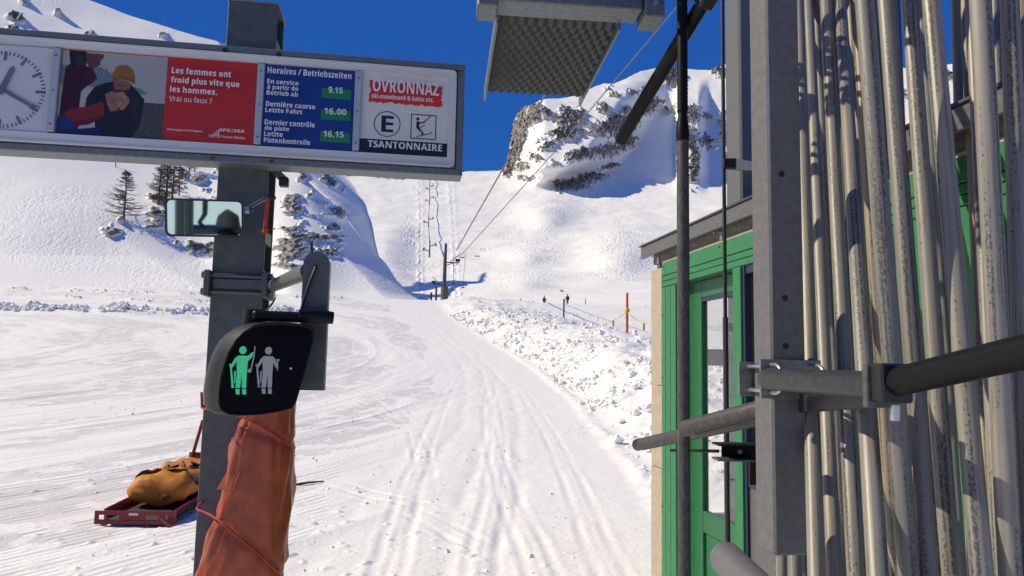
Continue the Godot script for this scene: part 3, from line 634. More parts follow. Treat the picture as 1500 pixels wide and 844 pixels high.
func make_mirror() -> void:
	var n := 0.12
	var a := bl(243, 321, n); var b := bl(356, 318, n)
	var c := (a + b) * 0.5; var w := b.x - a.x; var h := bl(300, 292.5, n).y - bl(300, 347, n).y
	var o := set_up(thing("traffic_mirror", "rectangular black framed mirror strapped to the sign post", "mirror"), c)
	o.basis = o.basis * Basis(Vector3.BACK, 0.02) * Basis(Vector3.RIGHT, deg_to_rad(12.0)) * Basis(Vector3.UP, deg_to_rad(MIRROR_TURN))
	var s := st(); ring(s, rrect(-w / 2, -h / 2, w / 2, h / 2, 0.02), rrect(-w / 2 + 0.007, -h / 2 + 0.007, w / 2 - 0.007, h / 2 - 0.007, 0.014), 0.004, 0.012)
	part(o, "frame", fin(s), M.black)
	flat(o, "mirror_glass", rrect(-w / 2 + 0.005, -h / 2 + 0.005, w / 2 - 0.005, h / 2 - 0.005, 0.015), -0.001, 0.003, M.mirror)
	flat(o, "back_shell", rrect(-w / 2 + 0.002, -h / 2 + 0.002, w / 2 - 0.002, h / 2 - 0.002, 0.018), -0.005, 0.022, M.black)
	# arm to the edge of the post
	var inv := o.transform.affine_inverse() * BT
	var e1 := inv * bl(389, 289.5, -0.05)
	s = st()
	for k in [0.006, -0.006]: tube(s, [Vector3(w / 2 - 0.03, h * 0.25 + k, -0.02), Vector3(w / 2 + 0.005, h * 0.26 + k, -0.022), e1 + Vector3(0, k, 0)], 0.0024, 6)
	part(o, "arm", fin(s), M.steel)
	var kn := inv * bl(364, 308, 0.06)
	part(o, "joint", tubem([kn + Vector3(-0.012, 0, 0.0), kn + Vector3(0.002, 0, 0)], 0.013, 12), M.white_print)
	part(o, "joint_cap", tubem([kn + Vector3(0.003, 0, 0.0), kn + Vector3(0.017, 0, 0)], [0.012, 0.008], 12), M.blue_plastic)
	part(o, "clamp", boxm(e1, Vector3(0.02, 0.018, 0.03), 0.004), M.blue_plastic)
	part(o, "clamp_band", boxm(e1 + Vector3(0.022, 0.0, -0.02), Vector3(0.03, 0.016, 0.06), 0.004), M.black)
	# orange lashing strap, its own thing
	var p0 := bl(391, 290, -0.03); var p1 := bl(389, 343, -0.03)
	var st_ := set_up(thing("lashing_strap", "knotted orange strap hanging from the mirror clamp", "strap"), p1)
	var d := p0 - p1
	part(st_, "band", boxm(d * 0.5, Vector3(0.014, d.y, 0.006), 0.002, Basis(Vector3.BACK, -0.03)), M.orange_strap)
	s = st(); var rg := RandomNumberGenerator.new(); rg.seed = 3
	for k in 5:
		var q := Vector3(rg.randf_range(-0.012, 0.008), rg.randf_range(-0.004, 0.022), 0.006)
		tube(s, [q, q + Vector3(rg.randf_range(-0.014, 0.014), rg.randf_range(-0.012, 0.012), 0.006), q + Vector3(rg.randf_range(-0.02, 0.02), rg.randf_range(-0.02, 0.015), 0.0)], 0.0042, 6)
	part(st_, "knot", fin(s), M.orange_strap)

# pictogram of a rider with arms out, skis and poles in one hand; unit: height 1, feet at 0
func rider(raised: bool) -> Array:
	var f := [disc(Vector2(0.0, 0.915), 0.082, 18)]
	f.append(PackedVector2Array([Vector2(-0.10, 0.80), Vector2(0.10, 0.80), Vector2(0.13, 0.74), Vector2(0.115, 0.42), Vector2(0.12, 0.13), Vector2(0.025, 0.13), Vector2(0.005, 0.42), Vector2(-0.015, 0.13), Vector2(-0.12, 0.13), Vector2(-0.105, 0.42), Vector2(-0.13, 0.74)]))
	f.append(PackedVector2Array([Vector2(-0.115, 0.79), Vector2(-0.135, 0.66), Vector2(-0.21, 0.55), Vector2(-0.255, 0.575), Vector2(-0.17, 0.74)]))
	for x in [-0.07, 0.075]: f.append(PackedVector2Array([Vector2(x - 0.045, 0.11), Vector2(x + 0.045, 0.11), Vector2(x + 0.055, 0.0), Vector2(x - 0.03, 0.0)]))
	f.append(PackedVector2Array([Vector2(-0.27, 0.62), Vector2(-0.235, 0.62), Vector2(-0.155, 0.15), Vector2(-0.20, 0.13)]))
	f.append(PackedVector2Array([Vector2(-0.165, 0.47), Vector2(-0.13, 0.49), Vector2(-0.125, 0.25), Vector2(-0.155, 0.22)]))
	f.append(disc(Vector2(-0.255, 0.60), 0.03, 10)); f.append(disc(Vector2(-0.18, 0.16), 0.033, 10))
	if raised:
		f.append(PackedVector2Array([Vector2(0.10, 0.79), Vector2(0.12, 0.68), Vector2(0.22, 0.78), Vector2(0.25, 0.88), Vector2(0.20, 0.87), Vector2(0.15, 0.82)]))
	else:
		f.append(PackedVector2Array([Vector2(0.115, 0.79), Vector2(0.13, 0.66), Vector2(0.20, 0.54), Vector2(0.235, 0.57), Vector2(0.17, 0.74)]))
		f.append(PackedVector2Array([Vector2(0.20, 0.74), Vector2(0.27, 0.735), Vector2(0.262, 0.70), Vector2(0.238, 0.70), Vector2(0.245, 0.50), Vector2(0.225, 0.49), Vector2(0.21, 0.68)]))
	return f

func make_signal() -> void:
	# support: clamp round the post, tube towards the viewer, rounded upright plate
	var fn := -0.08
	var cl := bl(345, 418, fn)
	var pe := Vector3(bl(459, 400, 0.80).x, bl(459, 400, 0.80).y, 0.80)
	var o := set_up(thing("signal_bracket", "grey tube arm clamped to the post with round-topped upright plate", "bracket"), cl)
	var s := st(); var y0 := bl(345, 405, fn).y - cl.y; var y1 := bl(345, 429, fn).y - cl.y
	var xl := bl(304, 418, fn).x - cl.x; var xr := bl(389, 418, fn).x - cl.x
	for y in [y0, y1]: tube(s, [Vector3(xl - 0.005, y, 0.015), Vector3(xr + 0.02, y, 0.015)], 0.008, 8)
	part(o, "clamp_rods", fin(s), M.post)
	part(o, "clamp_plate", boxm(Vector3((xl + xr) * 0.5 + 0.01, (y0 + y1) * 0.5, 0.010), Vector3(xr - xl - 0.02, (y0 - y1) * 0.62, 0.012), 0.002), M.post)
	for x in [xl + 0.004, xr + 0.002]:
		part(o, "clamp_jaw", boxm(Vector3(x, (y0 + y1) * 0.5, -0.045), Vector3(0.022, y0 - y1 + 0.035, 0.17), 0.003), M.post)
		for y in [y0, y1]:
			part(o, "nut", tubem([Vector3(x + (-0.022 if x < 0 else 0.013), y, 0.015), Vector3(x + (-0.012 if x < 0 else 0.025), y, 0.015)], 0.014, 6), M.post)
	var a0 := Vector3(xr + 0.02, (y0 + y1) * 0.5, -0.02); var a1 := bl(452, 397, 0.74) - cl
	part(o, "arm", tubem([a0, a1], 0.023, 20), M.galv_dark)
	part(o, "arm_flange", boxm(a0 + Vector3(0.0, -0.01, 0), Vector3(0.02, 0.09, 0.06), 0.003), M.galv)
	var up0 := bl(459, 572, 0.80); var up1 := bl(460, 368, 0.80); var hw := (bl(479, 470, 0.80).x - bl(440, 470, 0.80).x) * 0.5
	var poly := PackedVector2Array(); var cx := (bl(440, 470, 0.80).x + bl(479, 470, 0.80).x) * 0.5 - cl.x
	poly.append(Vector2(cx - hw, up0.y - cl.y)); poly.append(Vector2(cx + hw, up0.y - cl.y))
	for k in 17: poly.append(Vector2(cx + cos(PI * k / 16.0) * hw, up1.y - cl.y - hw + sin(PI * k / 16.0) * hw))
	s = st(); slab(s, poly, Vector3(0, 0, 0.80 - fn - 0.0), Vector3.RIGHT, Vector3.UP, 0.045)
	var pl := part(o, "upright_plate", fin(s), M.post)
	var hb := bl(463, 390, 0.80) - cl
	part(pl, "cable_hole_shade", tubem([hb + Vector3(0, 0, -0.001), hb + Vector3(0, 0, 0.002)], 0.0045, 10), M.black)  # black disc on the plate, shade of the opening given as colour
	part(pl, "pin", tubem([bl(457, 372, 0.78) - cl, bl(456, 354, 0.78) - cl], 0.004, 8), M.black)
	part(o, "power_cable", tubem([hb + Vector3(0, 0, 0.004), bl(456, 408, 0.815) - cl, bl(445, 440, 0.815) - cl, bl(441, 455, 0.82) - cl], 0.004, 8), M.black)
	part(o, "signal_cable", tubem([bl(403, 437, 0.0) - cl, bl(398, 446, 0.05) - cl, bl(385, 458, 0.3) - cl], 0.004, 6), M.black)
	# the signal itself: rounded black housing turned a little to the right
	var n := 0.93
	var c := bl(391, 540, n)
	var q := set_up(thing("lift_signal", "black rounded signal box with green and grey rider pictograms", "signal"), c)
	q.basis = q.basis * Basis(Vector3.UP, deg_to_rad(13.0))
	var back := q.transform.affine_inverse() * BT
	var out := []   # front outline, from bearings on the front plane
	for p in [[385, 473], [372, 476], [357, 485], [345, 497], [334, 516], [327, 536], [322, 556], [319.5, 575], [319.5, 592], [323, 602], [334, 608], [352, 609.5], [380, 608.5], [408, 604], [428, 599], [434, 590], [440, 570], [449, 540], [457, 510], [461.5, 492], [461, 482], [455, 476.5], [440, 474], [415, 472]]:
		var e := q.transform.affine_inverse() * EYE; var r := q.basis.inverse() * ray(p[0], p[1])
		var h := e + r * ((0.0 - e.z) / r.z); out.append(Vector2(h.x, h.y))
	var mid := Vector2.ZERO
	for p in out: mid += p / out.size()
	var layer := []   # [z, scale, shift left]
	for l in [[-0.006, 0.93, 0.0], [-0.001, 0.965, 0.0], [0.0, 0.99, 0.0], [-0.004, 1.0, 0.0], [-0.03, 1.02, 0.013], [-0.07, 1.02, 0.026], [-0.11, 0.98, 0.036], [-0.135, 0.88, 0.042], [-0.145, 0.6, 0.045]]:
		var rr := []
		for p in out: rr.append(Vector3(mid.x + (p.x - mid.x) * l[1] - l[2], mid.y + (p.y - mid.y) * l[1], l[0]))
		layer.append(rr)
	s = st(); var m := out.size()
	for i in range(2, layer.size() - 1):
		for k in m: quad(s, layer[i][k], layer[i][(k + 1) % m], layer[i + 1][(k + 1) % m], layer[i + 1][k], 1)
	for i in 2:
		for k in m: quad(s, layer[i][k], layer[i][(k + 1) % m], layer[i + 1][(k + 1) % m], layer[i + 1][k], 1)
	var cb := Vector3.ZERO
	for p in layer[-1]: cb += p / m
	for k in m:
		s.set_smooth_group(1); s.add_vertex(layer[-1][k]); s.add_vertex(layer[-1][(k + 1) % m]); s.add_vertex(cb)
	part(q, "housing", fin(s), M.housing)
	var fp := PackedVector2Array()
	for p in out: fp.append(mid + (p - mid) * 0.935)
	flat(q, "front_panel", fp, -0.004, 0.004, M.gloss_black)
	var e0 := q.transform.affine_inverse() * EYE
	var on := []
	for p in [[352, 507], [352, 578], [390, 508], [390, 577], [426, 540], [394, 596]]:
		var r := q.basis.inverse() * ray(p[0], p[1]); var h := e0 + r * ((0.0 - e0.z) / r.z); on.append(Vector2(h.x, h.y))
	# green figure: made of rows of small lamps, grey figure: printed
	for k in 2:
		var hgt: float = on[k * 2].distance_to(on[k * 2 + 1]); var foot: Vector2 = on[k * 2 + 1]
		s = st()
		for f in rider(k == 0):
			for i in f.size(): f[i] = foot + f[i] * Vector2(hgt * 0.88, hgt)
			slab(s, f, Vector3(0, 0, -0.0025), Vector3.RIGHT, Vector3.UP, 0.0012)
		var fg := part(q, "green_rider_display" if k == 0 else "grey_rider_print", fin(s), M.green_led if k == 0 else M.grey_print)
		if k == 0:
			s = st()
			for f in [PackedVector2Array([Vector2(0.225, 1.0), Vector2(0.245, 1.0), Vector2(0.24, 0.80), Vector2(0.19, 0.50), Vector2(0.165, 0.50), Vector2(0.215, 0.80)]), disc(Vector2(0.155, 0.49), 0.042, 12)]:
				for i in f.size(): f[i] = foot + f[i] * hgt
				slab(s, f, Vector3(0, 0, -0.0023), Vector3.RIGHT, Vector3.UP, 0.0012)
			part(fg, "tow_disc", fin(s), M.grey_print)
	part(q, "sensor", tubem([Vector3(on[4].x, on[4].y, -0.004), Vector3(on[4].x, on[4].y, -0.001)], 0.003, 10), M.steel)
	# black clamp bar on top
	var h0 := back * bl(359, 463, 0.86); var h1 := back * bl(480, 466, 0.84)
	part(q, "mount_bar", boxm((h0 + h1) * 0.5, Vector3(h1.x - h0.x - 0.03, 0.026, 0.05), 0.006), M.housing)
	part(q, "mount_foot", tubem([h0 + Vector3(0.02, -0.02, 0), h0 + Vector3(0.02, 0.017, 0)], [0.027, 0.024], 16), M.housing)
	part(q, "mount_knob", tubem([h1 + Vector3(-0.075, 0.002, 0.012), h1 + Vector3(-0.02, 0.002, 0.012), h1 + Vector3(0.012, 0.0, 0.012)], [0.017, 0.019, 0.016], 14), M.housing)
	part(q, "clamp_ring", boxm(h1 + Vector3(-0.03, 0.0, -0.02), Vector3(0.075, 0.024, 0.09), 0.006), M.housing)

func make_padding() -> void:
	var foot := ground_y(BT.origin.x, -BT.origin.z) - BT.origin.y
	var base := Vector3(bl(390, 700, 0.0).x, foot, -0.1)
	var o := set_up(thing("post_padding", "worn orange tarpaulin padding tied round the sign post", "padding"), base)
	var rows := 90; var cols := 64; var vs := []
	var lt := [[590, 362], [614, 354.6], [652, 340], [686, 333], [743, 320], [780, 308], [818, 295], [844, 285], [960, 262], [1200, 250]]
	var rt := [[590, 431], [658, 430.5], [721, 428], [783, 421], [818, 419], [844, 412], [960, 408], [1200, 405]]
	for j in rows:
		var v := lerpf(590.0, 1060.0, float(j) / (rows - 1))
		var a := bl(lut(lt, v), v, 0.02); var b := bl(lut(rt, v), v, 0.02)
		var y := (a.y + b.y) * 0.5; var cx := (a.x + b.x) * 0.5; var hw := (b.x - a.x) * 0.5
		var row := []
		for i in cols:
			var t := TAU * i / cols                         # 0 = right, going towards the viewer
			var ex := cos(t); var ez := sin(t)
			var rx := signf(ex) * pow(absf(ex), 0.75) * hw; var rz := signf(ez) * pow(absf(ez), 0.8) * (0.10 if ez > 0 else 0.17)
			var p := Vector3(cx + rx, y, 0.02 + rz)
			# folds pulled towards the cords, creases and dents of the sheet
			var f := 0.003 * n_b.get_noise_2d(t * 26.0 + y * 60.0, y * 36.0) + 0.007 * n_a.get_noise_2d(t * 60.0 - y * 70.0, y * 70.0)
			f += 0.004 * (1.0 - smoothstep(0.0, 0.22, absf(n_b.get_noise_2d(t * 13.0 + y * 26.0 + 30.0, y * 18.0)))) - 0.004
			f += 0.005 * pow(absf(sin(t * 2.6 + y * 5.5 + 2.2 * n_a.get_noise_2d(t * 30.0, y * 40.0))), 9.0) + 0.004 * pow(absf(sin(t * 3.4 - y * 8.0 + 1.2 + 2.6 * n_a.get_noise_2d(t * 30.0 + 50.0, y * 40.0))), 12.0)
			for cd in [0.0, 1.0]:
				var yc := lut([[-1.0, bl(340, 612, 0.1).y], [1.0, bl(428, 655, 0.1).y]], ex) if cd == 0.0 else lut([[-1.0, bl(310, 757, 0.1).y], [0.0, bl(350, 788, 0.1).y], [1.0, bl(412, 842, 0.1).y]], ex)
				f -= 0.010 * exp(-pow((y - yc) / 0.014, 2.0))
				f += 0.006 * exp(-pow((y - yc) / 0.07, 2.0)) * sin(t * 22.0 + n_b.get_noise_1d(t * 40.0) * 4.0)
			p += Vector3(ex, 0, ez) * f
			row.append(p - base)
		vs.append(row)
	var s := st()
	for j in rows - 1:
		for i in cols:
			var k := (i + 1) % cols
			quad(s, vs[j][i], vs[j][k], vs[j + 1][k], vs[j + 1][i], 1)
	var mid := Vector3.ZERO
	for q in vs[0]: mid += q / cols
	for i in cols:                                          # gathered top
		var a: Vector3 = vs[0][i]; var b: Vector3 = vs[0][(i + 1) % cols]; var up := Vector3(0, 0.03, 0)
		quad(s, mid + (a - mid) * 0.55 + up, mid + (b - mid) * 0.55 + up, b, a, 1)
	part(o, "tarpaulin", fin(s), M.tarp)
	# a torn corner of the sheet sticking out at the left, and a rivet
	s = st(); var t0 := bl(318, 715, 0.06) - base
	var tear := [bl(334, 688, 0.075), bl(352, 692, 0.115), bl(341, 718, 0.115), bl(317, 717, 0.08)]
	var tz := []
	for p in tear: tz.append(p - base)
	for p in tear: tz.append(p - base - Vector3(0, 0, 0.006))
	hexa(s, tz)
	part(o, "torn_corner", fin(s), M.tarp)
	part(o, "eyelet", tubem([bl(341, 643, 0.09) - base, bl(341, 643, 0.103) - base], 0.006, 10), M.steel)
	# cords
	for cd in [[[296, 598, 0.0], [318, 602, 0.05], [340, 607, 0.10], [362, 614, 0.13], [395, 633, 0.128], [421, 650, 0.07], [432, 656, -0.02]], [[288, 745, 0.0], [303, 752, 0.05], [324, 765, 0.115], [345, 783, 0.13], [375, 808, 0.13], [400, 832, 0.11], [418, 850, 0.0]]]:
		var pts := []
		for p in cd: pts.append(bl(p[0], p[1], p[2]) - base)
		var l: Vector3 = pts[0]; pts.push_front(l + Vector3(-0.002, 0.01, -0.12))
		part(o, "cord", tubem(smooth_path(pts, 5), 0.0035, 8), M.red_cord)
	part(o, "cord", tubem([bl(296, 598, 0.0) - base, bl(295, 575, -0.02) - base], 0.005, 6), M.red_cord)
func smooth_path(p: Array, k := 4) -> Array:
	var out := []
	for i in p.size() - 1:
		var a: Vector3 = p[maxi(i - 1, 0)]; var b: Vector3 = p[i]; var c: Vector3 = p[i + 1]; var d: Vector3 = p[mini(i + 2, p.size() - 1)]
		for j in k: out.append(b.cubic_interpolate(c, a, d, float(j) / k))
	out.append(p[-1]); return out
func left_materials() -> void:
	M.post = worn(lin(0.105, 0.118, 0.122), 0.82, 1.0, 0.02, 1.5, 0.5, 0.25, 0.6, 3)
	M.galv = worn(lin(0.19, 0.22, 0.245), 0.78, 1.0, 0.03, 3.0, 0.5, 0.4, 0.5, 5)
	M.galv_dark = worn(lin(0.16, 0.17, 0.18), 0.65, 1.0, 0.03, 3.0, 0.45, 0.4, 0.5, 6)
	M.white_alu = mat(lin(0.56, 0.58, 0.60), 0.35); M.alu = mat(lin(0.42, 0.46, 0.50), 0.4, 0.3)
	M.black = mat(lin(0.012, 0.013, 0.016), 0.5); M.housing = worn(lin(0.012, 0.0125, 0.014), 0.8, 1.0, 0.05, 4.0, 0.5); M.housing.metallic_specular = 0.3
	M.gloss_black = mat(lin(0.005, 0.005, 0.007), 0.3); M.gloss_black.metallic_specular = 0.15; M.steel = mat(lin(0.5, 0.52, 0.54), 0.3, 0.8); M.steel_dark = mat(lin(0.12, 0.13, 0.15), 0.4, 0.5)
	M.rust = mat(lin(0.12, 0.045, 0.02), 0.9); M.clock_white = mat(lin(0.55, 0.56, 0.58), 0.5); M.navy = mat(lin(0.008, 0.012, 0.032), 0.4)
	M.clear = mat(Color(1, 1, 1, 0.06), 0.05); M.clear.transparency = BaseMaterial3D.TRANSPARENCY_ALPHA
	M.red_print = mat(lin(0.42, 0.02, 0.016), 0.4); M.red_logo = mat(lin(0.58, 0.035, 0.03), 0.4); M.blue_print = mat(lin(0.006, 0.036, 0.22), 0.4); M.green_print = mat(lin(0.01, 0.20, 0.07), 0.4)
	M.white_print = mat(lin(0.60, 0.61, 0.62), 0.45); M.print_white = mat(lin(0.66, 0.67, 0.68), 0.5); M.grey_print = mat(lin(0.42, 0.42, 0.41), 0.5)
	M.mirror = mat(lin(0.55, 0.78, 0.78), 0.02, 1.0)
	M.blue_plastic = mat(lin(0.03, 0.07, 0.2), 0.4); M.orange_strap = mat(lin(0.5, 0.07, 0.025), 0.7)
	M.tarp = worn(lin(0.47, 0.082, 0.027), 0.7, 1.0, 0.012, 1.6, 0.45, 0.0, 0.35, 12); M.red_cord = mat(lin(0.42, 0.03, 0.02), 0.7)
	var g := mat(lin(0.02, 0.25, 0.12), 0.5); g.emission_enabled = true; g.emission = lin(0.03, 0.34, 0.16); g.emission_energy_multiplier = 0.8
	M.green_led = g
const MIRROR_TURN := 8.0
func make_left() -> void:
	left_materials(); board_frame(); make_sign_post(); make_board(); make_mirror(); make_signal(); make_padding()

# ---------------------------------------------------------------- hut, columns, stored poles (square to the hut wall)
var HT: Transform3D                                      # hut frame: x along the wall towards the viewer, y up from eye level, z out of the wall
func hut_frame() -> void:
	var th := deg_to_rad(9.8); var p := at(958, 500, 5.0)
	HT = Transform3D(Basis(Vector3(sin(th), 0, cos(th)), Vector3.UP, Vector3(-cos(th), 0, sin(th))), Vector3(p.x, EYE.y, p.z))
func hset(o: Node3D, base: Vector3) -> Node3D: o.transform = HT * Transform3D(Basis(), base); return o
func hbox(parent: Node, called: String, a: Vector3, b: Vector3, m: Material, ch := 0.0) -> MeshInstance3D:   # box between two corners, in the parent's frame
	return part(parent, called, boxm((a + b) * 0.5, (b - a).abs(), ch), m)
func right_materials() -> void:
	M.green = worn(lin(0.022, 0.205, 0.072), 0.86, 1.0, 0.02, 1.3, 0.5, 0.0, 0.2, 31)
	M.door_green = worn(lin(0.018, 0.15, 0.055), 0.86, 1.0, 0.02, 1.3, 0.45, 0.0, 0.2, 32)
	M.cream = worn(lin(0.56, 0.47, 0.36), 0.72, 1.0, 0.03, 1.6, 0.75, 0.0, 0.6, 33); M.cream.uv1_scale = Vector3(6, 0.8, 6)
	M.grey_wood = worn(lin(0.26, 0.23, 0.20), 0.6, 1.0, 0.03, 2.0, 0.8, 0.0, 0.8, 34)
	M.fascia = worn(lin(0.15, 0.15, 0.16), 0.8, 1.0, 0.03, 2.0, 0.5, 0.2, 0.3, 35); M.roof = mat(lin(0.05, 0.05, 0.055), 0.7)
	M.brown = worn(lin(0.16, 0.075, 0.03), 0.7, 1.0, 0.05, 2.0, 0.6); M.window_navy = mat(lin(0.012, 0.022, 0.06), 0.4)
	M.pane = mat(Color(0.35, 0.45, 0.45, 0.04), 0.02); M.pane.transparency = BaseMaterial3D.TRANSPARENCY_ALPHA
	M.steel_col = worn(lin(0.175, 0.172, 0.182), 0.84, 1.0, 0.025, 3.2, 0.55, 0.25, 0.5, 36)
	M.mast = worn(lin(0.22, 0.22, 0.22), 0.7, 1.0, 0.04, 2.0, 0.45, 0.4, 0.3, 37); M.mast.uv1_scale = Vector3(2, 14, 2)
	M.tube_dark = worn(lin(0.055, 0.056, 0.06), 0.7, 1.0, 0.03, 3.0, 0.42, 0.3, 0.3, 38)
	M.tube_black = worn(lin(0.011, 0.011, 0.012), 0.6, 1.0, 0.04, 4.0, 0.42); M.tube_black.metallic_specular = 0.3
	M.pole_grey = worn(lin(0.13, 0.125, 0.125), 0.5, 1.0, 0.03, 3.0, 0.5, 0.3, 0.5, 39); M.pole_grey.uv1_scale = Vector3(6, 2, 6)
	M.zinc = worn(lin(0.30, 0.32, 0.31), 0.8, 1.0, 0.02, 3.0, 0.35, 0.6, 0.2, 40)
	# weathered poles: pale zinc with dark flecks and long scuffs
	M.lift_poles = []
	for k in 4:
		var n := 512; var im := Image.create(n, n, false, Image.FORMAT_RGB8)
		var f := FastNoiseLite.new(); f.seed = 70 + k; f.frequency = 0.03; f.fractal_octaves = 4
		for y in n:
			for x in n:
				var a := TAU * x / n; var cx := cos(a) * 90.0; var cz := sin(a) * 90.0; var yy := float(y)
				var w := 0.5 + 0.5 * cos(TAU * y / n)                       # blend so that the tile closes
				var sp := lerpf(f.get_noise_3d(cx * 1.0, yy * 9.0, cz * 1.0), f.get_noise_3d(cx * 1.0, (yy - n) * 9.0, cz * 1.0), float(y) / n)
				var stn := lerpf(f.get_noise_3d(cx * 0.5 + 300.0, yy * 0.08, cz * 0.5), f.get_noise_3d(cx * 0.5 + 300.0, (yy - n) * 0.08, cz * 0.5), float(y) / n)
				var c := Color(0.575, 0.55, 0.515).lerp(Color(0.46, 0.45, 0.44), clampf(0.5 + stn * 1.6, 0, 1))
				if k == 1: c = c.lerp(Color(0.43, 0.425, 0.42), 0.6)  # darker copy, mostly for poles in shade behind; that shade is in the colour
				if k == 3: c = c.lerp(Color(0.60, 0.53, 0.41), 0.5)
				var fleck := smoothstep(0.26 - 0.06 * (k % 2), 0.46, sp + stn * 1.5 - 0.12)
				var scuff := lerpf(f.get_noise_3d(cx * 1.6, yy * 0.35 + 900.0, cz * 1.6), f.get_noise_3d(cx * 1.6, (yy - n) * 0.35 + 900.0, cz * 1.6), float(y) / n)
				c = c.lerp(Color(0.24, 0.235, 0.23), fleck * 0.75).lerp(Color(0.36, 0.35, 0.34), smoothstep(0.22, 0.4, scuff) * 0.6)
				c = c.lerp(Color(0.70, 0.66, 0.61), smoothstep(0.42, 0.5, -sp) * 0.5)
				im.set_pixel(x, y, c)
		var m := mat(Color.WHITE, 0.48, 0.1); m.albedo_texture = ImageTexture.create_from_image(im); m.uv1_scale = Vector3(1, 1, 1)
		M.lift_poles.append(m)

func make_hut() -> void:
	var gy := ground_y(HT.origin.x, -HT.origin.z) - 0.35
	var base := Vector3(0, gy - EYE.y, 0)
	var o := hset(thing("lift_hut", "green and cream wooden operator hut with glazed door", "hut"), base)
	var b := -base; var far := 3.9; var deep := -2.1
	# cream corner boards, two pieces with a joint
	var jy := -0.10
	hbox(o, "corner_board", b + Vector3(-0.02, jy + 0.002, -0.03), b + Vector3(0.17, 0.66, 0.012), M.cream, 0.003)
	hbox(o, "corner_board", b + Vector3(-0.02, -0.62, -0.03), b + Vector3(0.17, jy - 0.002, 0.010), M.cream, 0.003)
	hbox(o, "corner_board", b + Vector3(-0.02, base.y, -0.03), b + Vector3(0.17, -0.624, 0.012), M.cream, 0.003)
	hbox(o, "eaves_board", b + Vector3(-0.02, 0.703, -0.03), b + Vector3(far, 0.80, -0.004), M.grey_wood, 0.002)
	hbox(o, "cream_strip", b + Vector3(0.172, 0.690, -0.03), b + Vector3(far, 0.7025, 0.006), M.cream)
	for k in 4:
		var x: float = [0.06, 1.0, 2.0, 3.0][k]
		var hk := hbox(o, "gutter_bracket", b + Vector3(x, 0.70, -0.003), b + Vector3(x + 0.028, 0.76, 0.002), M.steel)
		var s := st(); tube(s, [b + Vector3(x + 0.014, 0.745, 0.0), b + Vector3(x + 0.014, 0.748, 0.03), b + Vector3(x + 0.014, 0.74, 0.045)], 0.004, 6); part(hk, "hook", fin(s), M.steel)
	# roof and fascia
	hbox(o, "fascia", b + Vector3(-0.075, 0.748, 0.046), b + Vector3(far + 0.1, 0.826, 0.066), M.fascia, 0.003)
	var rs := st(); hexa(rs, [b + Vector3(-0.085, 0.828, 0.075), b + Vector3(far + 0.1, 0.828, 0.075), b + Vector3(far + 0.1, 0.90, deep - 0.1), b + Vector3(-0.085, 0.90, deep - 0.1), b + Vector3(-0.085, 0.838, 0.075), b + Vector3(far + 0.1, 0.838, 0.075), b + Vector3(far + 0.1, 0.91, deep - 0.1), b + Vector3(-0.085, 0.91, deep - 0.1)])
	part(o, "roof_sheet", fin(rs), M.roof)
	hbox(o, "soffit", b + Vector3(-0.07, 0.79, deep), b + Vector3(far, 0.80, 0.045), M.grey_wood)
	# green frame: uprights of two grooved boards each, header of two boards
	for q in [[0.173, 0.235], [0.240, 0.315], [0.320, 0.40]]:
		hbox(o, "frame_board", b + Vector3(q[0], base.y, -0.06), b + Vector3(q[1], 0.528, 0.012), M.green, 0.003)
	for q in [[0.532, 0.566], [0.569, 0.602], [0.605, 0.689]]:
		hbox(o, "header_board", b + Vector3(0.173, q[0], -0.06), b + Vector3(far, q[1], 0.012 if q[0] > 0.6 else 0.008), M.green, 0.003)
	for q in [[0.21, 0.66], [0.62, 0.665], [1.02, 0.665], [0.18, 0.35], [0.18, -0.05], [0.18, -0.45], [0.18, -0.85]]:
		part(o, "screw", tubem([b + Vector3(q[0], q[1], 0.01), b + Vector3(q[0], q[1], 0.015)], 0.006, 8), M.black)
	hbox(o, "frame_post", b + Vector3(1.165, base.y, -0.06), b + Vector3(1.25, 0.530, 0.012), M.green, 0.003)
	# door, set back in the frame
	var dz := -0.07
	var d := hbox(o, "door", b + Vector3(0.297, base.y + 0.02, dz - 0.04), b + Vector3(0.596, 0.53, dz), M.door_green, 0.003)
	d.set_meta("label", "green door with tall glass pane")
	hbox(d, "door_stile", b + Vector3(1.019, base.y + 0.02, dz - 0.04), b + Vector3(1.169, 0.53, dz), M.door_green, 0.003)
	hbox(d, "top_rail", b + Vector3(0.5967, 0.43, dz - 0.038), b + Vector3(1.0184, 0.53, dz - 0.002), M.door_green, 0.003)
	hbox(d, "lock_rail", b + Vector3(0.5967, -0.92, dz - 0.038), b + Vector3(1.0184, -0.80, dz - 0.002), M.door_green, 0.003)
	hbox(d, "lower_panel", b + Vector3(0.5967, base.y + 0.02, dz - 0.034), b + Vector3(1.0184, -0.9205, dz - 0.018), M.door_green, 0.002)
	hbox(d, "pane", b + Vector3(0.596, -0.80, dz - 0.022), b + Vector3(1.019, 0.43, dz - 0.018), M.pane)
	hbox(d, "glazing_bead", b + Vector3(0.5967, 0.405, dz - 0.016), b + Vector3(1.0184, 0.4295, dz + 0.001), M.window_navy)
	hbox(o, "door_reveal", b + Vector3(0.30, base.y, -0.10), b + Vector3(0.31, 0.5275, -0.062), M.door_green)
	hbox(o, "lintel", b + Vector3(0.40, 0.5315, -0.30), b + Vector3(1.25, 0.56, -0.062), M.brown)
	# side window, then boarded wall running on towards the viewer
	var w := hbox(o, "side_window", b + Vector3(1.2505, base.y, -0.055), b + Vector3(1.275, 0.53, 0.002), M.window_navy)
	hbox(w, "window_frame", b + Vector3(1.2755, 0.49, -0.05), b + Vector3(1.80, 0.53, -0.004), M.window_navy)
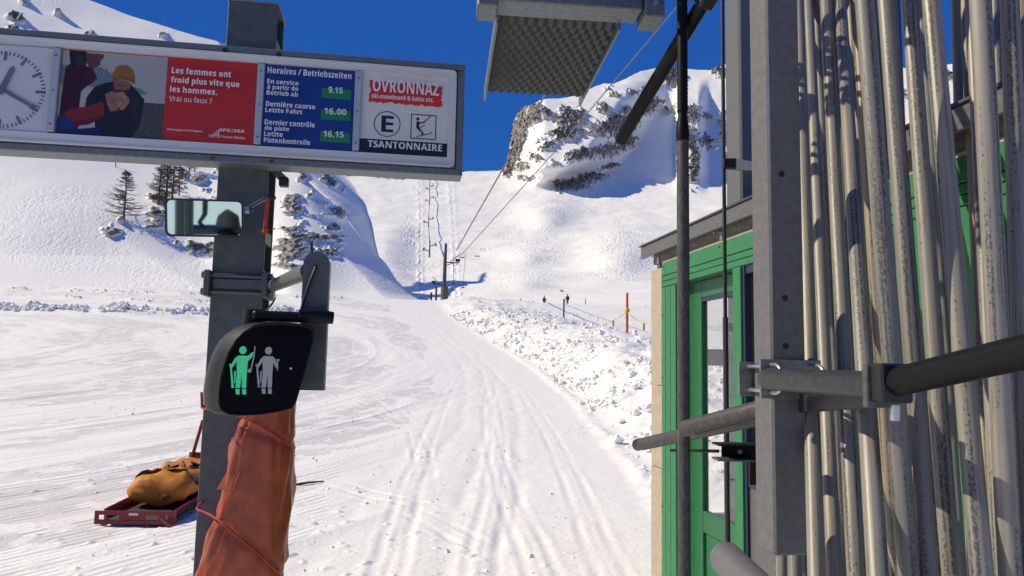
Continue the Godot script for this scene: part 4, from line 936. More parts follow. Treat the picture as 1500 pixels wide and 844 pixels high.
	hbox(w, "window_frame", b + Vector3(1.78, base.y, -0.05), b + Vector3(1.80, 0.4895, -0.004), M.window_navy)
	hbox(w, "window_frame", b + Vector3(1.2755, -0.56, -0.05), b + Vector3(1.7795, -0.52, -0.004), M.window_navy)
	hbox(w, "lower_panel", b + Vector3(1.2755, base.y, -0.045), b + Vector3(1.7795, -0.5605, -0.012), M.fascia)
	hbox(w, "pane", b + Vector3(1.2755, -0.52, -0.03), b + Vector3(1.78, 0.49, -0.026), M.pane)
	for k in 14:
		var x := 1.803 + 0.15 * k
		hbox(o, "wall_board", b + Vector3(x, base.y, -0.05), b + Vector3(x + 0.147, 0.530, 0.004 + 0.002 * (k % 3)), M.green, 0.004)
	# end wall at the far corner with a large window, other walls, floor
	hbox(o, "end_wall_sill", b + Vector3(-0.02, base.y, deep), b + Vector3(0.03, -0.98, -0.031), M.cream)
	hbox(o, "end_wall_head", b + Vector3(-0.02, 0.56, deep), b + Vector3(0.03, 0.788, -0.031), M.cream)
	hbox(o, "end_wall_side", b + Vector3(-0.02, -0.98, -0.06), b + Vector3(0.03, 0.56, -0.031), M.cream)
	hbox(o, "end_wall_side", b + Vector3(-0.02, -0.98, deep), b + Vector3(0.03, 0.56, -1.75), M.cream)
	var ew := hbox(o, "end_window", b + Vector3(-0.01, 0.50, -1.75), b + Vector3(0.025, 0.56, -0.06), M.window_navy)
	hbox(ew, "window_bar", b + Vector3(-0.01, 0.035, -1.75), b + Vector3(0.03, 0.145, -0.06), M.window_navy)
	hbox(ew, "window_bar", b + Vector3(-0.01, -0.98, -1.75), b + Vector3(0.025, -0.93, -0.06), M.window_navy)
	hbox(ew, "pane", b + Vector3(0.0, -0.93, -1.75), b + Vector3(0.004, 0.035, -0.06), M.pane)
	hbox(ew, "pane", b + Vector3(0.0, 0.145, -1.75), b + Vector3(0.004, 0.50, -0.06), M.pane)
	hbox(o, "back_wall", b + Vector3(0.03, base.y, deep - 0.04), b + Vector3(far, 0.788, deep), M.brown)
	hbox(o, "near_wall", b + Vector3(far - 0.03, base.y, deep + 0.001), b + Vector3(far + 0.01, 0.788, -0.051), M.green)
	hbox(o, "floor", b + Vector3(0.03, base.y, deep), b + Vector3(far - 0.03, base.y + 0.06, -0.21), M.brown)

func make_columns() -> void:
	# mast behind the hut roof
	var m0 := at(1072, 200, 4.6); var mp := at(1100, 200, 4.6); var w := 0.20
	var o := thing("steel_mast", "smooth grey steel mast rising behind the hut roof", "mast", Vector3(m0.x + w * 0.5, ground_y(m0.x, 4.6) - 0.1, m0.z))
	part(o, "shaft", boxm(Vector3(0, 3.4, 0), Vector3(w, 6.8, w), 0.012, HT.basis), M.mast)
	var r0 := at(1063, 240, 3.3) - o.position; var r1 := Vector3(-0.02, m0.y + 0.0 - o.position.y, 0.10)
	var s := st(); bar(s, r0 + Vector3(0.03, 0, 0), Vector3(0.02, r0.y * 0 + (at(1100, 240, 4.4).y - o.position.y), 0.12), 0.03, 0.05); part(o, "rod_bracket", fin(s), M.galv)
	part(o, "bracket_clip", boxm(r0 + Vector3(0.015, 0, 0), Vector3(0.06, 0.045, 0.03), 0.004), M.black)
	# thin rod down beside the door
	var ra := at(1062, 400, 3.3)
	var rod := thing("thin_rod", "thin dark vertical rod in front of the hut door", "rod", Vector3(ra.x, ground_y(ra.x, 3.3) - 0.02, ra.z))
	var g: float = rod.position.y
	part(rod, "upper_rod", tubem([Vector3(0, EYE.y + 2.6 - g, 0), Vector3(0, at(1062, 465, 3.3).y - g, 0)], 0.0085, 10), M.tube_dark)
	part(rod, "lower_sleeve", tubem([Vector3(0, at(1062, 465, 3.3).y - g, 0), Vector3(0, 0, 0)], 0.012, 10), M.tube_dark)
	# round pole with ribbed upper sleeve
	var pa := at(1001, 430, 2.0)
	var pl := thing("ribbed_pole", "vertical grey pole with black ribbed upper sleeve left of the door", "pole", Vector3(pa.x, ground_y(pa.x, 2.0) - 0.02, pa.z))
	g = pl.position.y
	var yj := at(1001, 205, 2.0).y - g; var yk := at(1001, 165, 2.0).y - g
	part(pl, "shaft", tubem([Vector3(0, 0, 0), Vector3(0, yj, 0)], 0.0165, 18), M.pole_grey)
	part(pl, "joint", tubem([Vector3(0, yj - 0.004, 0), Vector3(0, yj + 0.012, 0), Vector3(0, yj + 0.04, 0), Vector3(0, yk - 0.01, 0), Vector3(0, yk + 0.004, 0)], [0.0172, 0.0185, 0.0165, 0.0125, 0.0125], 18), M.tube_black)
	var pts := []; var rr := []
	var y := yk
	while y < yk + 1.3:
		pts.append(Vector3(0, y, 0)); rr.append(0.0140); pts.append(Vector3(0, y + 0.006, 0)); rr.append(0.0152); y += 0.012
	part(pl, "ribbed_sleeve", tubem(pts, rr, 16), M.tube_black)
	# black tube leaning out above
	var lt := thing("leaning_tube", "black round tube slanting down from the ribbed pole towards the mountain", "tube", at(908, 207, 2.35))
	var d := at(1040, -12, 1.95) - lt.position
	part(lt, "tube", tubem([Vector3.ZERO, d * 0.012, d, d * 1.6], [0.017, 0.0205, 0.0205, 0.0205], 18), M.tube_black)
	part(lt, "tube_clamp", boxm(d * 0.985, Vector3(0.05, 0.05, 0.07), 0.006, frame_along(d.normalized())), M.black)
	# main column: square section, cut off at the bottom
	var c := at(1130, 500, 1.5); var cw := 0.074
	var bot := at(1136, 815, 1.5).y
	var cc := HT.basis * Vector3(-cw * 0.5, 0, -cw * 0.5)
	var col := thing("square_column", "thick galvanised square column with bolt holes in front of stored poles", "column", Vector3(c.x + cc.x, bot, c.z + cc.z))
	col.basis = HT.basis
	part(col, "shaft", boxm(Vector3(0, 1.45, 0), Vector3(cw, 2.9, cw), 0.0045), M.steel_col)
	for q in [[1145, 255], [1150, 437], [1151, 507]]:
		var e := col.transform.affine_inverse() * EYE; var r := col.basis.inverse() * ray(q[0], q[1]); var h := e + r * ((cw * 0.5 - e.x) / r.x)
		part(col, "bolt_hole_shade", tubem([h + Vector3(-0.004, 0, 0), h + Vector3(0.0006, 0, 0)], 0.0066, 14), M.black)  # solid black disc on the face, painted as the dark inside a hole
	# clamp plates with U-bolts
	var cl := thing("u_bolt_clamp", "zinc clamp plates with U-bolts on the square column", "clamp", at(1140, 582, 1.46)); cl.basis = HT.basis
	var inv := cl.transform.affine_inverse()
	var fx := (inv * (col.transform * Vector3(cw * 0.5, 0, 0))).x + 0.004        # plate plane just in front of the column face
	var on := []
	for q in [[1113, 526], [1203, 528], [1203, 585], [1113, 583]]:
		var e := inv * EYE; var r := cl.basis.inverse() * ray(q[0], q[1]); on.append(e + r * ((fx - e.x) / r.x))
	var pc: Vector3 = (on[0] + on[2]) * 0.5
	part(cl, "front_plate", boxm(Vector3(fx, pc.y, pc.z), Vector3(0.006, absf(on[0].y - on[2].y), absf(on[0].z - on[2].z)), 0.001), M.zinc)
	var bz: float = (inv * (col.transform * Vector3(0, 0, cw * 0.5))).z
	part(cl, "rear_plate", boxm(Vector3(fx - 0.088, pc.y - 0.002, bz + 0.004), Vector3(0.006, absf(on[0].y - on[2].y) * 0.92, 0.05), 0.001), M.zinc)
	var tc: float = pc.y; var tr := 0.0215
	for k in 2:
		var zz: float = on[0].z - 0.021 if k == 0 else on[1].z + 0.022
		var up := []
		for i in 13:
			var a := PI * i / 12.0; up.append(Vector3(fx + 0.020 + sin(a) * (tr + 0.006), tc + cos(a) * (tr + 0.006), zz))
		up.push_front(up[0] + Vector3(-0.034, 0, 0)); up.append(up[-1] + Vector3(-0.034, 0, 0))
		part(cl, "u_bolt", tubem(up, 0.0042, 10), M.steel)
	for yy in [0.024, -0.024]:
		part(cl, "threaded_rod", tubem([Vector3(fx + 0.003, tc + yy, bz + 0.008), Vector3(fx - 0.095, tc + yy, bz + 0.008)], 0.0042, 10), M.steel)
	# horizontal tube held by the clamp, and the black bar joined to it
	var t0: Vector3 = cl.transform * Vector3(fx + 0.003 + tr, tc, on[0].z - 0.004)
	var ht := thing("clamped_tube", "short dark steel tube held by the U-bolts", "tube", t0)
	var t1 := at(1288, 566, 1.10) - t0
	part(ht, "tube", tubem([Vector3.ZERO, t1], tr, 20, false), M.tube_dark)
	part(ht, "bore_shade", tubem([t1.normalized() * 0.002, t1.normalized() * 0.06], tr * 0.72, 16), M.black)  # closed black plug painted for the darkness inside the tube
	s = st(); var fr := frame_along(t1.normalized()); var nn := 20
	for i in nn:
		var a := TAU * i / nn; var b2 := TAU * (i + 1) / nn
		var p := ring_point(fr, a, tr); var q := ring_point(fr, b2, tr); var p2 := ring_point(fr, a, tr * 0.72); var q2 := ring_point(fr, b2, tr * 0.72)
		quad(s, p, q, q2, p2)
	part(ht, "tube_rim", fin(s), M.galv)
	part(ht, "end_flange", boxm(t1 + Vector3(0.003, 0, 0), Vector3(0.012, 0.062, 0.055), 0.002, HT.basis), M.galv_dark)
	part(ht, "flange_bolt", tubem([t1 + Vector3(0.012, -0.048, 0.02), t1 + Vector3(0.012, -0.026, 0.02)], 0.007, 6), M.steel)
	var bb := thing("black_bar", "thick black round bar crossing in front of the stored poles", "bar", t0 + t1 + Vector3(0.006, 0.002, 0))
	var b1 := at(1540, 506, 0.84) - bb.position
	part(bb, "bar", tubem([b1.normalized() * 0.022, b1, b1 * 1.5], 0.0205, 22), M.tube_black)
	part(bb, "socket", boxm(b1.normalized() * 0.016, Vector3(0.03, 0.056, 0.05), 0.003, HT.basis), M.black)
	# strut under it, tubes towards the track, small bracket and rod
	var sp := thing("flat_strut", "dark flat strut behind the clamped tube", "strut", at(1178, 588, 1.55))
	var s1 := at(1290, 572, 1.16) - sp.position
	s = st(); bar(s, Vector3(-0.02, 0, 0), s1, 0.012, 0.05, Vector3.UP, 0.002); part(sp, "bar", fin(s), M.tube_dark)
	for q in [["long_guard_tube", "longer grey round-ended tube reaching past the hut corner", 934, 652, 2.5, 1150, 604, 1.85, 0.0195], ["short_guard_tube", "shorter thick grey tube end in front of the ribbed pole", 1004, 628, 1.8, 1150, 590, 1.56, 0.0195]]:
		var g0 := at(q[2], q[3], q[4]); var g1 := at(q[5], q[6], q[7]) - g0; var rad: float = q[8]
		var t := thing(q[0], q[1], "tube", g0)
		var u := g1.normalized()
		part(t, "tube", tubem([-u * rad * 0.42, -u * rad * 0.36, -u * rad * 0.2, Vector3.ZERO, g1], [rad * 0.55, rad * 0.78, rad * 0.95, rad, rad], 20), M.pole_grey)
		part(t, "seam", tubem([u * 0.03 + Vector3(0, -rad * 0.86, rad * 0.5), g1 + Vector3(0, -rad * 0.86, rad * 0.5)], 0.003, 6), M.tube_dark)
	var br := thing("rod_bracket", "small black angle bracket with a pin beside the thin rod", "bracket", at(1078, 676, 1.9))
	var bi := br.position
	s = st(); tube(s, [at(983, 660, 2.15) - bi, at(1052, 661, 1.95) - bi], 0.0045, 10); part(br, "pin", fin(s), M.tube_black)
	part(br, "top_lip", boxm(at(1078, 651, 1.9) - bi, Vector3(0.105, 0.005, 0.06), 0.001), M.tube_black)
	part(br, "bottom_lip", boxm(at(1078, 673, 1.9) - bi, Vector3(0.105, 0.005, 0.06), 0.001), M.galv_dark)
	part(br, "side_plate", boxm(at(1083, 662, 1.93) - bi, Vector3(0.09, 0.038, 0.005), 0.001), M.tube_black)
	part(br, "bolt", tubem([at(1084, 662, 1.9) - bi, at(1084, 662, 1.88) - bi], 0.006, 8), M.steel_dark)
	part(br, "hanger", boxm(at(1103, 690, 1.95) - bi, Vector3(0.02, 0.07, 0.012), 0.002), M.tube_black)
	# hollow tube pointing up at the bottom edge
	var lo0 := at(1064, 818, 1.25)
	var lo := thing("open_tube_end", "pale round tube end pointing up below the door", "tube", lo0)
	var l1 := at(1150, 905, 1.05) - lo0; var lu := l1.normalized()
	part(lo, "tube", tubem([-lu * 0.008, Vector3.ZERO, l1, l1 * 2.0], [0.024, 0.0265, 0.0265, 0.0265], 22), M.steel_col)
	part(lo, "inner_shade", tubem([-lu * 0.0085, -lu * 0.001], [0.019, 0.019], 18), M.black)  # black disc over the end, the tube's inner shade as colour
func ring_point(fr: Basis, a: float, r: float) -> Vector3: return (fr.x * cos(a) + fr.y * sin(a)) * r

# ---------------------------------------------------------------- stored lift poles
const ORDINAL := ["first", "second", "third", "fourth", "fifth", "sixth", "seventh", "eighth", "ninth", "tenth", "eleventh", "twelfth", "thirteenth", "fourteenth", "fifteenth", "sixteenth", "seventeenth", "eighteenth", "nineteenth", "twentieth", "twenty-first", "twenty-second", "twenty-third", "twenty-fourth", "twenty-fifth", "twenty-sixth", "twenty-seventh", "twenty-eighth", "twenty-ninth", "thirtieth", "thirty-first", "thirty-second", "thirty-third", "thirty-fourth", "thirty-fifth", "thirty-sixth"]
func make_lift_poles() -> void:
	var rg := RandomNumberGenerator.new(); rg.seed = 21
	# bearing at the top and bottom of the view, apparent width at top and bottom, look
	var list := [[1137, 1145, 12, 16, 0], [1152, 1164, 12, 20, 1], [1160, 1179, 9, 10, 1], [1205, 1232, 12.5, 14, 1], [1222, 1266, 12.5, 15, 1], [1311, 1345, 14, 17, 1], [1192, 1208, 12.5, 14, 1], [1240, 1276, 12.5, 15, 1], [1283, 1322, 13, 15, 1], [1345, 1372, 13, 16, 1], [1367, 1388, 13, 16, 1], [1400, 1424, 12.5, 14, 0], [1448, 1440, 13, 16, 1], [1470, 1462, 13, 15, 1], [1170, 1196, 15, 25, 0], [1184, 1221, 14, 22, 0], [1197, 1238, 14, 13, 1], [1210, 1255, 17, 25, 2], [1231, 1286, 17, 30, 0], [1245, 1301, 14, 19, 3], [1254, 1312, 17, 19, 3], [1266, 1331, 27, 29, 1], [1298, 1362, 25, 29, 1], [1333, 1394, 23, 27, 0], [1349, 1407, 14, 19, 2], [1364, 1438, 26, 32, 0], [1414, 1452, 14, 18, 3], [1423, 1466, 17, 21, 0], [1436, 1480, 33, 33, 2], [1458, 1499, 14, 18, 1], [1479, 1512, 26, 32, 0], [1497, 1532, 22, 30, 3], [1522, 1560, 26, 30, 0], [1552, 1595, 26, 32, 2]]
	list.sort_custom(func(a, b): return a[0] + a[1] < b[0] + b[1])
	for i in list.size():
		var q = list[i]; var D := 0.031
		var d0 := clampf(D * F / q[2], 1.12, 2.5); var d1 := clampf(D * F / q[3], 1.12, 2.3)
		var p0 := at(q[0], 0, d0); var p1 := at(q[1], 844, d1)
		var dir := (p1 - p0); var ext := dir / -dir.y
		var top := p0 - ext * 0.55; var bottom := p0 + ext * (p0.y - ground_y(p1.x, d1) - 0.0)
		var o := thing("lift_pole", "%s stored grey-beige lift pole counting from the square column rightwards" % ORDINAL[i], "pole", bottom, "lift poles stored upright in the rack")
		var pts := []; var bend := Vector3(rg.randf_range(-0.0015, 0.0015), 0, rg.randf_range(-0.0015, 0.0015))
		for k in 13:
			var t := k / 12.0; pts.append((top - bottom) * t + bend * sin(PI * t))
		var rad := D * 0.5
		var rmesh := uv_tube(pts, rad, 18, rg.randf())
		part(o, "shaft", rmesh, M.lift_poles[q[4]])
		if i % 3 == 1:
			part(o, "end_cap", tubem([Vector3(0, -0.0, 0), Vector3(0, 0.05, 0)], rad * 1.12, 14), M.black)
	# the rack's rail above, out of which the poles hang
	var r0 := at(1120, -190, 2.1); var r1 := at(1700, -190, 1.3)
	var rk := thing("pole_rack", "steel rail of the rack that holds the lift poles", "rack", Vector3(r0.x, r0.y, r0.z))
	var s := st(); bar(s, Vector3.ZERO, r1 - r0, 0.06, 0.06, Vector3.UP, 0.004); part(rk, "rail", fin(s), M.galv)
func uv_tube(pts: Array, r: float, seg: int, off: float) -> ArrayMesh:
	var s := st(); var run := off; s.set_smooth_group(1); var rows := []
	for i in pts.size():
		var d: Vector3 = (pts[mini(i + 1, pts.size() - 1)] - pts[maxi(i - 1, 0)]).normalized(); var b := frame_along(d, Vector3.BACK)
		if i > 0: run += pts[i].distance_to(pts[i - 1]) / 0.9
		var row := []
		for k in seg + 1:
			var a := TAU * k / seg; row.append([pts[i] + (b.x * cos(a) + b.y * sin(a)) * r, Vector2(float(k) / seg + off, run), (b.x * cos(a) + b.y * sin(a))])
		rows.append(row)
	for i in pts.size() - 1:
		for k in seg:
			for q in [rows[i][k], rows[i + 1][k], rows[i + 1][k + 1], rows[i][k], rows[i + 1][k + 1], rows[i][k + 1]]:
				s.set_uv(q[1]); s.set_normal(q[2]); s.add_vertex(q[0])
	return s.commit()

# ---------------------------------------------------------------- overhead platform
func make_platform() -> void:
	var h := 1.12; var n0 := at(731, 23, 2.4); var y := EYE.y + h
	var o := thing("overhead_platform", "galvanised overhead maintenance platform with grating seen from below", "platform", Vector3(n0.x, y, n0.z))
	var P := at_height(731, 23, y); var Q := at_height(905, 34, y); var S := at_height(850, 138, y); var R := at_height(715, 135, y)
	var X := (Q - P).normalized(); var W := 0.5 * (P.distance_to(Q) + R.distance_to(S)); var Zd := ((R + S) * 0.5 - (P + Q) * 0.5); var len := Zd.length(); Zd = Zd.normalized()
	var org := (P + Q) * 0.5 - X * W * 0.5 - o.position
	# grating: wavy cross slats on bearing bars
	for seg in [[0.0, len, 0.0, W], [-1.75, -0.16, 0.24, W + 0.2]]:  # second span is unseen, added overhead so its shadow dapples the lift poles
		var n := int((seg[1] - seg[0]) / 0.038)
		for k in n:
			var z: float = seg[0] + 0.02 + 0.038 * k
			var s := st(); var cells := int((seg[3] - seg[2]) / 0.0155)
			for i in cells:
				var xa: float = seg[2] + (seg[3] - seg[2]) * i / cells; var xb: float = seg[2] + (seg[3] - seg[2]) * (i + 1) / cells
				var ya := 0.004 * (1 if (i / 1 + k) % 2 == 0 else -1); var yb := -ya
				var tilt := -0.022 if seg[0] >= 0.0 else 0.018; var hw := 0.0205 if seg[0] >= 0.0 else 0.011
				var p := []
				for t in [0.0, 0.003]:
					for c in [[xa, -hw, ya - tilt * 0.4], [xb, -hw, yb - tilt * 0.4], [xb, hw, yb + tilt * 0.4], [xa, hw, ya + tilt * 0.4]]: p.append(org + X * c[0] + Zd * (z + c[1]) + Vector3(0, c[2] + t, 0))
				hexa(s, p)
			part(o, "slat", fin(s), M.grating)
		for k in 7:
			var x: float = lerpf(seg[2] + 0.01, seg[3] - 0.01, k / 6.0); var s := st()
			bar(s, org + X * x + Zd * (seg[0] + 0.001) + Vector3(0, 0.012, 0), org + X * x + Zd * (seg[1] - 0.001) + Vector3(0, 0.012, 0), 0.006, 0.016); part(o, "bearing_bar", fin(s), M.grating)
	for x in [-0.008, W + 0.008]:
		var s := st(); bar(s, org + X * x + Vector3(0, 0.005, 0), org + X * x + Zd * (len + 0.06) + Vector3(0, 0.005, 0), 0.008, 0.06, Vector3.UP, 0.001)
		part(o, "side_rail", fin(s), M.galv)
	# beam across the near end with an end block on each side
	var s := st(); bar(s, org + X * -0.03 + Zd * -0.06 + Vector3(0, 0.045, 0), org + X * 0.44 + Zd * -0.06 + Vector3(0, 0.045, 0), 0.10, 0.10, Vector3.UP, 0.004); part(o, "beam", fin(s), M.galv)
	for x in [-0.045, 0.475]:
		s = st(); box(s, Transform3D(Basis(X, Vector3.UP, X.cross(Vector3.UP)), org + X * x + Zd * -0.07 + Vector3(0, 0.04, 0)), Vector3(0.062, 0.14, 0.11), 0.004)
		var eb := part(o, "end_block", fin(s), M.galv)
		var q: Vector3 = org + X * x + Zd * -0.126 + Vector3(0.0, 0.01, 0)
		part(eb, "bolt", tubem([q, q - Zd * 0.008], 0.009, 6), M.steel)
func at_height(u: float, v: float, y: float) -> Vector3:
	var r := ray(u, v); return EYE + r * ((y - EYE.y) / r.y)
func make_right() -> void:
	right_materials(); M.grating = worn(lin(0.085, 0.088, 0.092), 0.8, 1.0, 0.04, 3.0, 0.5, 0.4, 0.0, 44)
	hut_frame(); make_hut(); make_columns(); make_lift_poles(); make_platform()

# ---------------------------------------------------------------- things out on the snow
func snow_at(u: float, v: float) -> Vector3:             # where a surveyed bearing meets the near snow
	var r := ray(u, v); var k := 1.0 / -r.z; var t := 2.0
	while t < 150.0:
		var p := EYE + r * (t * k)
		if p.y < ground_y(p.x, t): return Vector3(p.x, ground_y(p.x, t), p.z)
		t += 0.02 + t * 0.002
	return EYE + r * (t * k)
func on_snow(p: Vector3) -> Vector3: return Vector3(p.x, ground_y(p.x, -p.z), p.z)
func slotted_plate(poly: PackedVector2Array, holes: Array, o: Vector3, x: Vector3, y: Vector3, thick: float) -> ArrayMesh:   # plate with rectangular slots, cut along vertical lines
	var xs := []; var lo := Vector2(1e9, 1e9); var hi := -lo
	for p in poly: lo = lo.min(p); hi = hi.max(p)
	xs.append(lo.x); xs.append(hi.x)
	for h in holes: xs.append(h.position.x); xs.append(h.end.x)
	xs.sort()
	var s := st()
	for i in xs.size() - 1:
		var a: float = xs[i]; var b: float = xs[i + 1]; if b - a < 1e-5: continue
		var cuts := [[lo.y, hi.y]]
		for h in holes:
			if h.position.x < (a + b) * 0.5 and h.end.x > (a + b) * 0.5: cuts = [[lo.y, h.position.y], [h.end.y, hi.y]]
		for c in cuts: slab(s, rect(a, c[0], b, c[1]), o, x, y, thick)
	return fin(s)

func make_sled() -> void:
	var a := snow_at(137, 770); var b := snow_at(241, 777)
	var X := b - a; var W := Vector2(X.x, X.z).length(); X = Vector3(X.x, 0, X.z).normalized()
	var Z := snow_at(252, 703) - a; Z.y = 0; Z = Z.normalized()           # away along the sled
	X = (X + Vector3(-Z.z, 0, Z.x)).normalized(); Z = (Z + Vector3(X.z, 0, -X.x)).normalized(); X = Vector3(-Z.z, 0, Z.x)
	var L := 2.15
	var o := thing("rescue_sled", "red rescue sled parked on the groomed snow behind the post", "sled", a + Vector3(0, 0.01, 0))
	var Y := Vector3.UP
	var rise := (ground_y((a + Z * L).x, -(a + Z * L).z) - a.y) / L
	var ZZ := (Z + Y * rise).normalized()
	var hf := 0.115
	# front plate with hand slots, rear plate
	part(o, "front_plate", slotted_plate(rect(0, 0.0, W, hf), [Rect2(W * 0.05, 0.04, 0.05, 0.04), Rect2(W * 0.16, 0.035, 0.1, 0.045), Rect2(W * 0.62, 0.035, 0.11, 0.045), Rect2(W * 0.86, 0.045, 0.035, 0.035)], Vector3.ZERO, X, Y, 0.012), M.sled_red)
	part(o, "plate_label", boxm(X * W * 0.48 + Y * 0.088 + Z.cross(Vector3.ZERO) - Z * 0.002, Vector3(0.08, 0.022, 0.002), 0.0, Basis(X, Y, X.cross(Y))), M.white_print)
	var rp := ZZ * L
	part(o, "rear_plate", slotted_plate(rect(0.02, 0.12, W - 0.02, 0.32), [Rect2(W * 0.32, 0.225, 0.16, 0.045)], rp, X, Y, 0.012), M.sled_red)
	# tray: floor and two sloping sides
	var s := st()
	hexa(s, [X * 0.08 + Y * 0.03, X * (W - 0.08) + Y * 0.03, X * (W - 0.08) + Y * 0.05 + rp, X * 0.08 + Y * 0.05 + rp, X * 0.08 + Y * 0.04, X * (W - 0.08) + Y * 0.04, X * (W - 0.08) + Y * 0.06 + rp, X * 0.08 + Y * 0.06 + rp])
	part(o, "tray_floor", fin(s), M.sled_inside)
	for k in 2:
		var x0 := 0.085 if k == 0 else W - 0.085; var x1 := 0.03 if k == 0 else W - 0.03; var t := 0.012 if k == 0 else -0.012
		s = st(); hexa(s, [X * x0 + Y * 0.03, X * (x0 + t) + Y * 0.03, X * (x0 + t) + Y * 0.05 + rp, X * x0 + Y * 0.05 + rp, X * x1 + Y * 0.11 + ZZ * 0.1, X * (x1 + t) + Y * 0.11 + ZZ * 0.1, X * (x1 + t) + Y * 0.15 + rp, X * x1 + Y * 0.15 + rp])
		part(o, "tray_side", fin(s), M.sled_red)
	for k in 2:
		var x := 0.05 if k == 0 else W - 0.05
		part(o, "runner", boxm(X * x + ZZ * L * 0.5 + Y * 0.012, Vector3(0.03, 0.024, L), 0.004, Basis(X, ZZ.cross(X), ZZ)), M.black)
	# towing pole standing up behind, chain
	var ph := at(297, 616, -o.position.z + L * 0.98) - o.position
	part(o, "tow_bar", tubem([rp + X * 0.05 + Y * 0.24, ph], 0.02, 10), M.sled_red)
	s = st(); var c0: Vector3 = rp + X * 0.10 + Y * 0.28
	for i in 13:
		var t := i / 12.0; var q := c0 + X * (0.5 * t) + Y * (0.05 * t + 0.35 * t * t)
		tube(s, [q, q + X * 0.022 + Y * 0.016], 0.008, 5)
	part(o, "chain", fin(s), M.steel_dark)
	part(o, "blue_box", boxm(rp * 0.86 + X * (W - 0.08) + Y * 0.28, Vector3(0.13, 0.16, 0.10), 0.01, Basis(X, Y, X.cross(Y))), M.sled_blue)
	part(o, "release_lever", tubem([X * (W - 0.11) + Y * 0.05 - Z * 0.02, X * (W - 0.05) + Y * 0.02 - Z * 0.07, X * (W - 0.0) + Y * 0.0 - Z * 0.08], 0.012, 8), M.rust)
	# the padded bag strapped on it
	var bag := thing("sled_bag", "orange padded bag strapped on the rescue sled", "bag", o.position + ZZ * 0.42 + X * W * 0.5 + Y * 0.06)
	var nz := 46; var ns := 40; var rows := []; var Lb := 1.35
	for j in nz:
		var t := float(j) / (nz - 1); var z := t * Lb
		var bul := lut([[0.0, 0.2], [0.04, 0.75], [0.14, 1.0], [0.32, 1.05], [0.42, 0.85], [0.47, 0.66], [0.52, 0.72], [0.62, 1.0], [0.72, 0.96], [0.79, 0.62], [0.84, 0.74], [0.94, 0.7], [1.0, 0.15]], t)
		var row := []
		for i in ns:
			var an := TAU * i / ns; var cx := cos(an); var cy := sin(an)
			var p := X * (signf(cx) * pow(absf(cx), 0.7) * W * 0.43 * (0.55 + 0.45 * bul)) + Y * (0.14 + signf(cy) * pow(absf(cy), 0.8) * (0.155 * bul if cy > 0 else 0.11)) + ZZ * z
			var f := 0.022 * n_b.get_noise_3d(p.x * 90.0, p.y * 90.0, p.z * 90.0) + 0.034 * (1.0 - smoothstep(0.0, 0.2, absf(n_b.get_noise_3d(p.x * 34.0 + 40.0, p.y * 34.0, p.z * 34.0)))) - 0.008
			row.append(p + (X * cx + Y * cy) * f * 1.1)
		rows.append(row)
	s = st()
	for j in nz - 1:
		for i in ns: quad(s, rows[j][i], rows[j][(i + 1) % ns], rows[j + 1][(i + 1) % ns], rows[j + 1][i], 1)
	for e in [0, nz - 1]:
		var m := Vector3.ZERO
		for p in rows[e]: m += p / ns
		for i in ns:
			s.set_smooth_group(1)
			if e == 0: s.add_vertex(m); s.add_vertex(rows[e][(i + 1) % ns]); s.add_vertex(rows[e][i])
			else: s.add_vertex(m); s.add_vertex(rows[e][i]); s.add_vertex(rows[e][(i + 1) % ns])
	part(bag, "bag", fin(s), M.bag)
	for t in [0.43, 0.50, 0.79, 0.16]:
		var j := int(t * (nz - 1)); var pts := []
		for i in range(0, ns / 2 + 1): pts.append(rows[j][i] + Y * 0.006)
		s = st()
		for i in pts.size() - 1: bar(s, pts[i], pts[i + 1], 0.045, 0.008, Y)
		part(bag, "strap", fin(s), M.black)
	s = st(); var rg := RandomNumberGenerator.new(); rg.seed = 12
	for k in 7:
		var q: Vector3 = rows[21][int(rg.randf_range(7, 14))] + Y * 0.02
		tube(s, [q, q + Vector3(rg.randf_range(-0.06, 0.06), 0.035, rg.randf_range(-0.05, 0.05)), q + Vector3(rg.randf_range(-0.1, 0.1), 0.0, rg.randf_range(-0.08, 0.08))], 0.014, 6)
	part(bag, "strap_knot", fin(s), M.black)
	part(bag, "buckle", boxm(rows[0][ns / 4] - Y * 0.06 - Z * 0.03 + X * 0.1, Vector3(0.06, 0.05, 0.05), 0.012), M.rust)

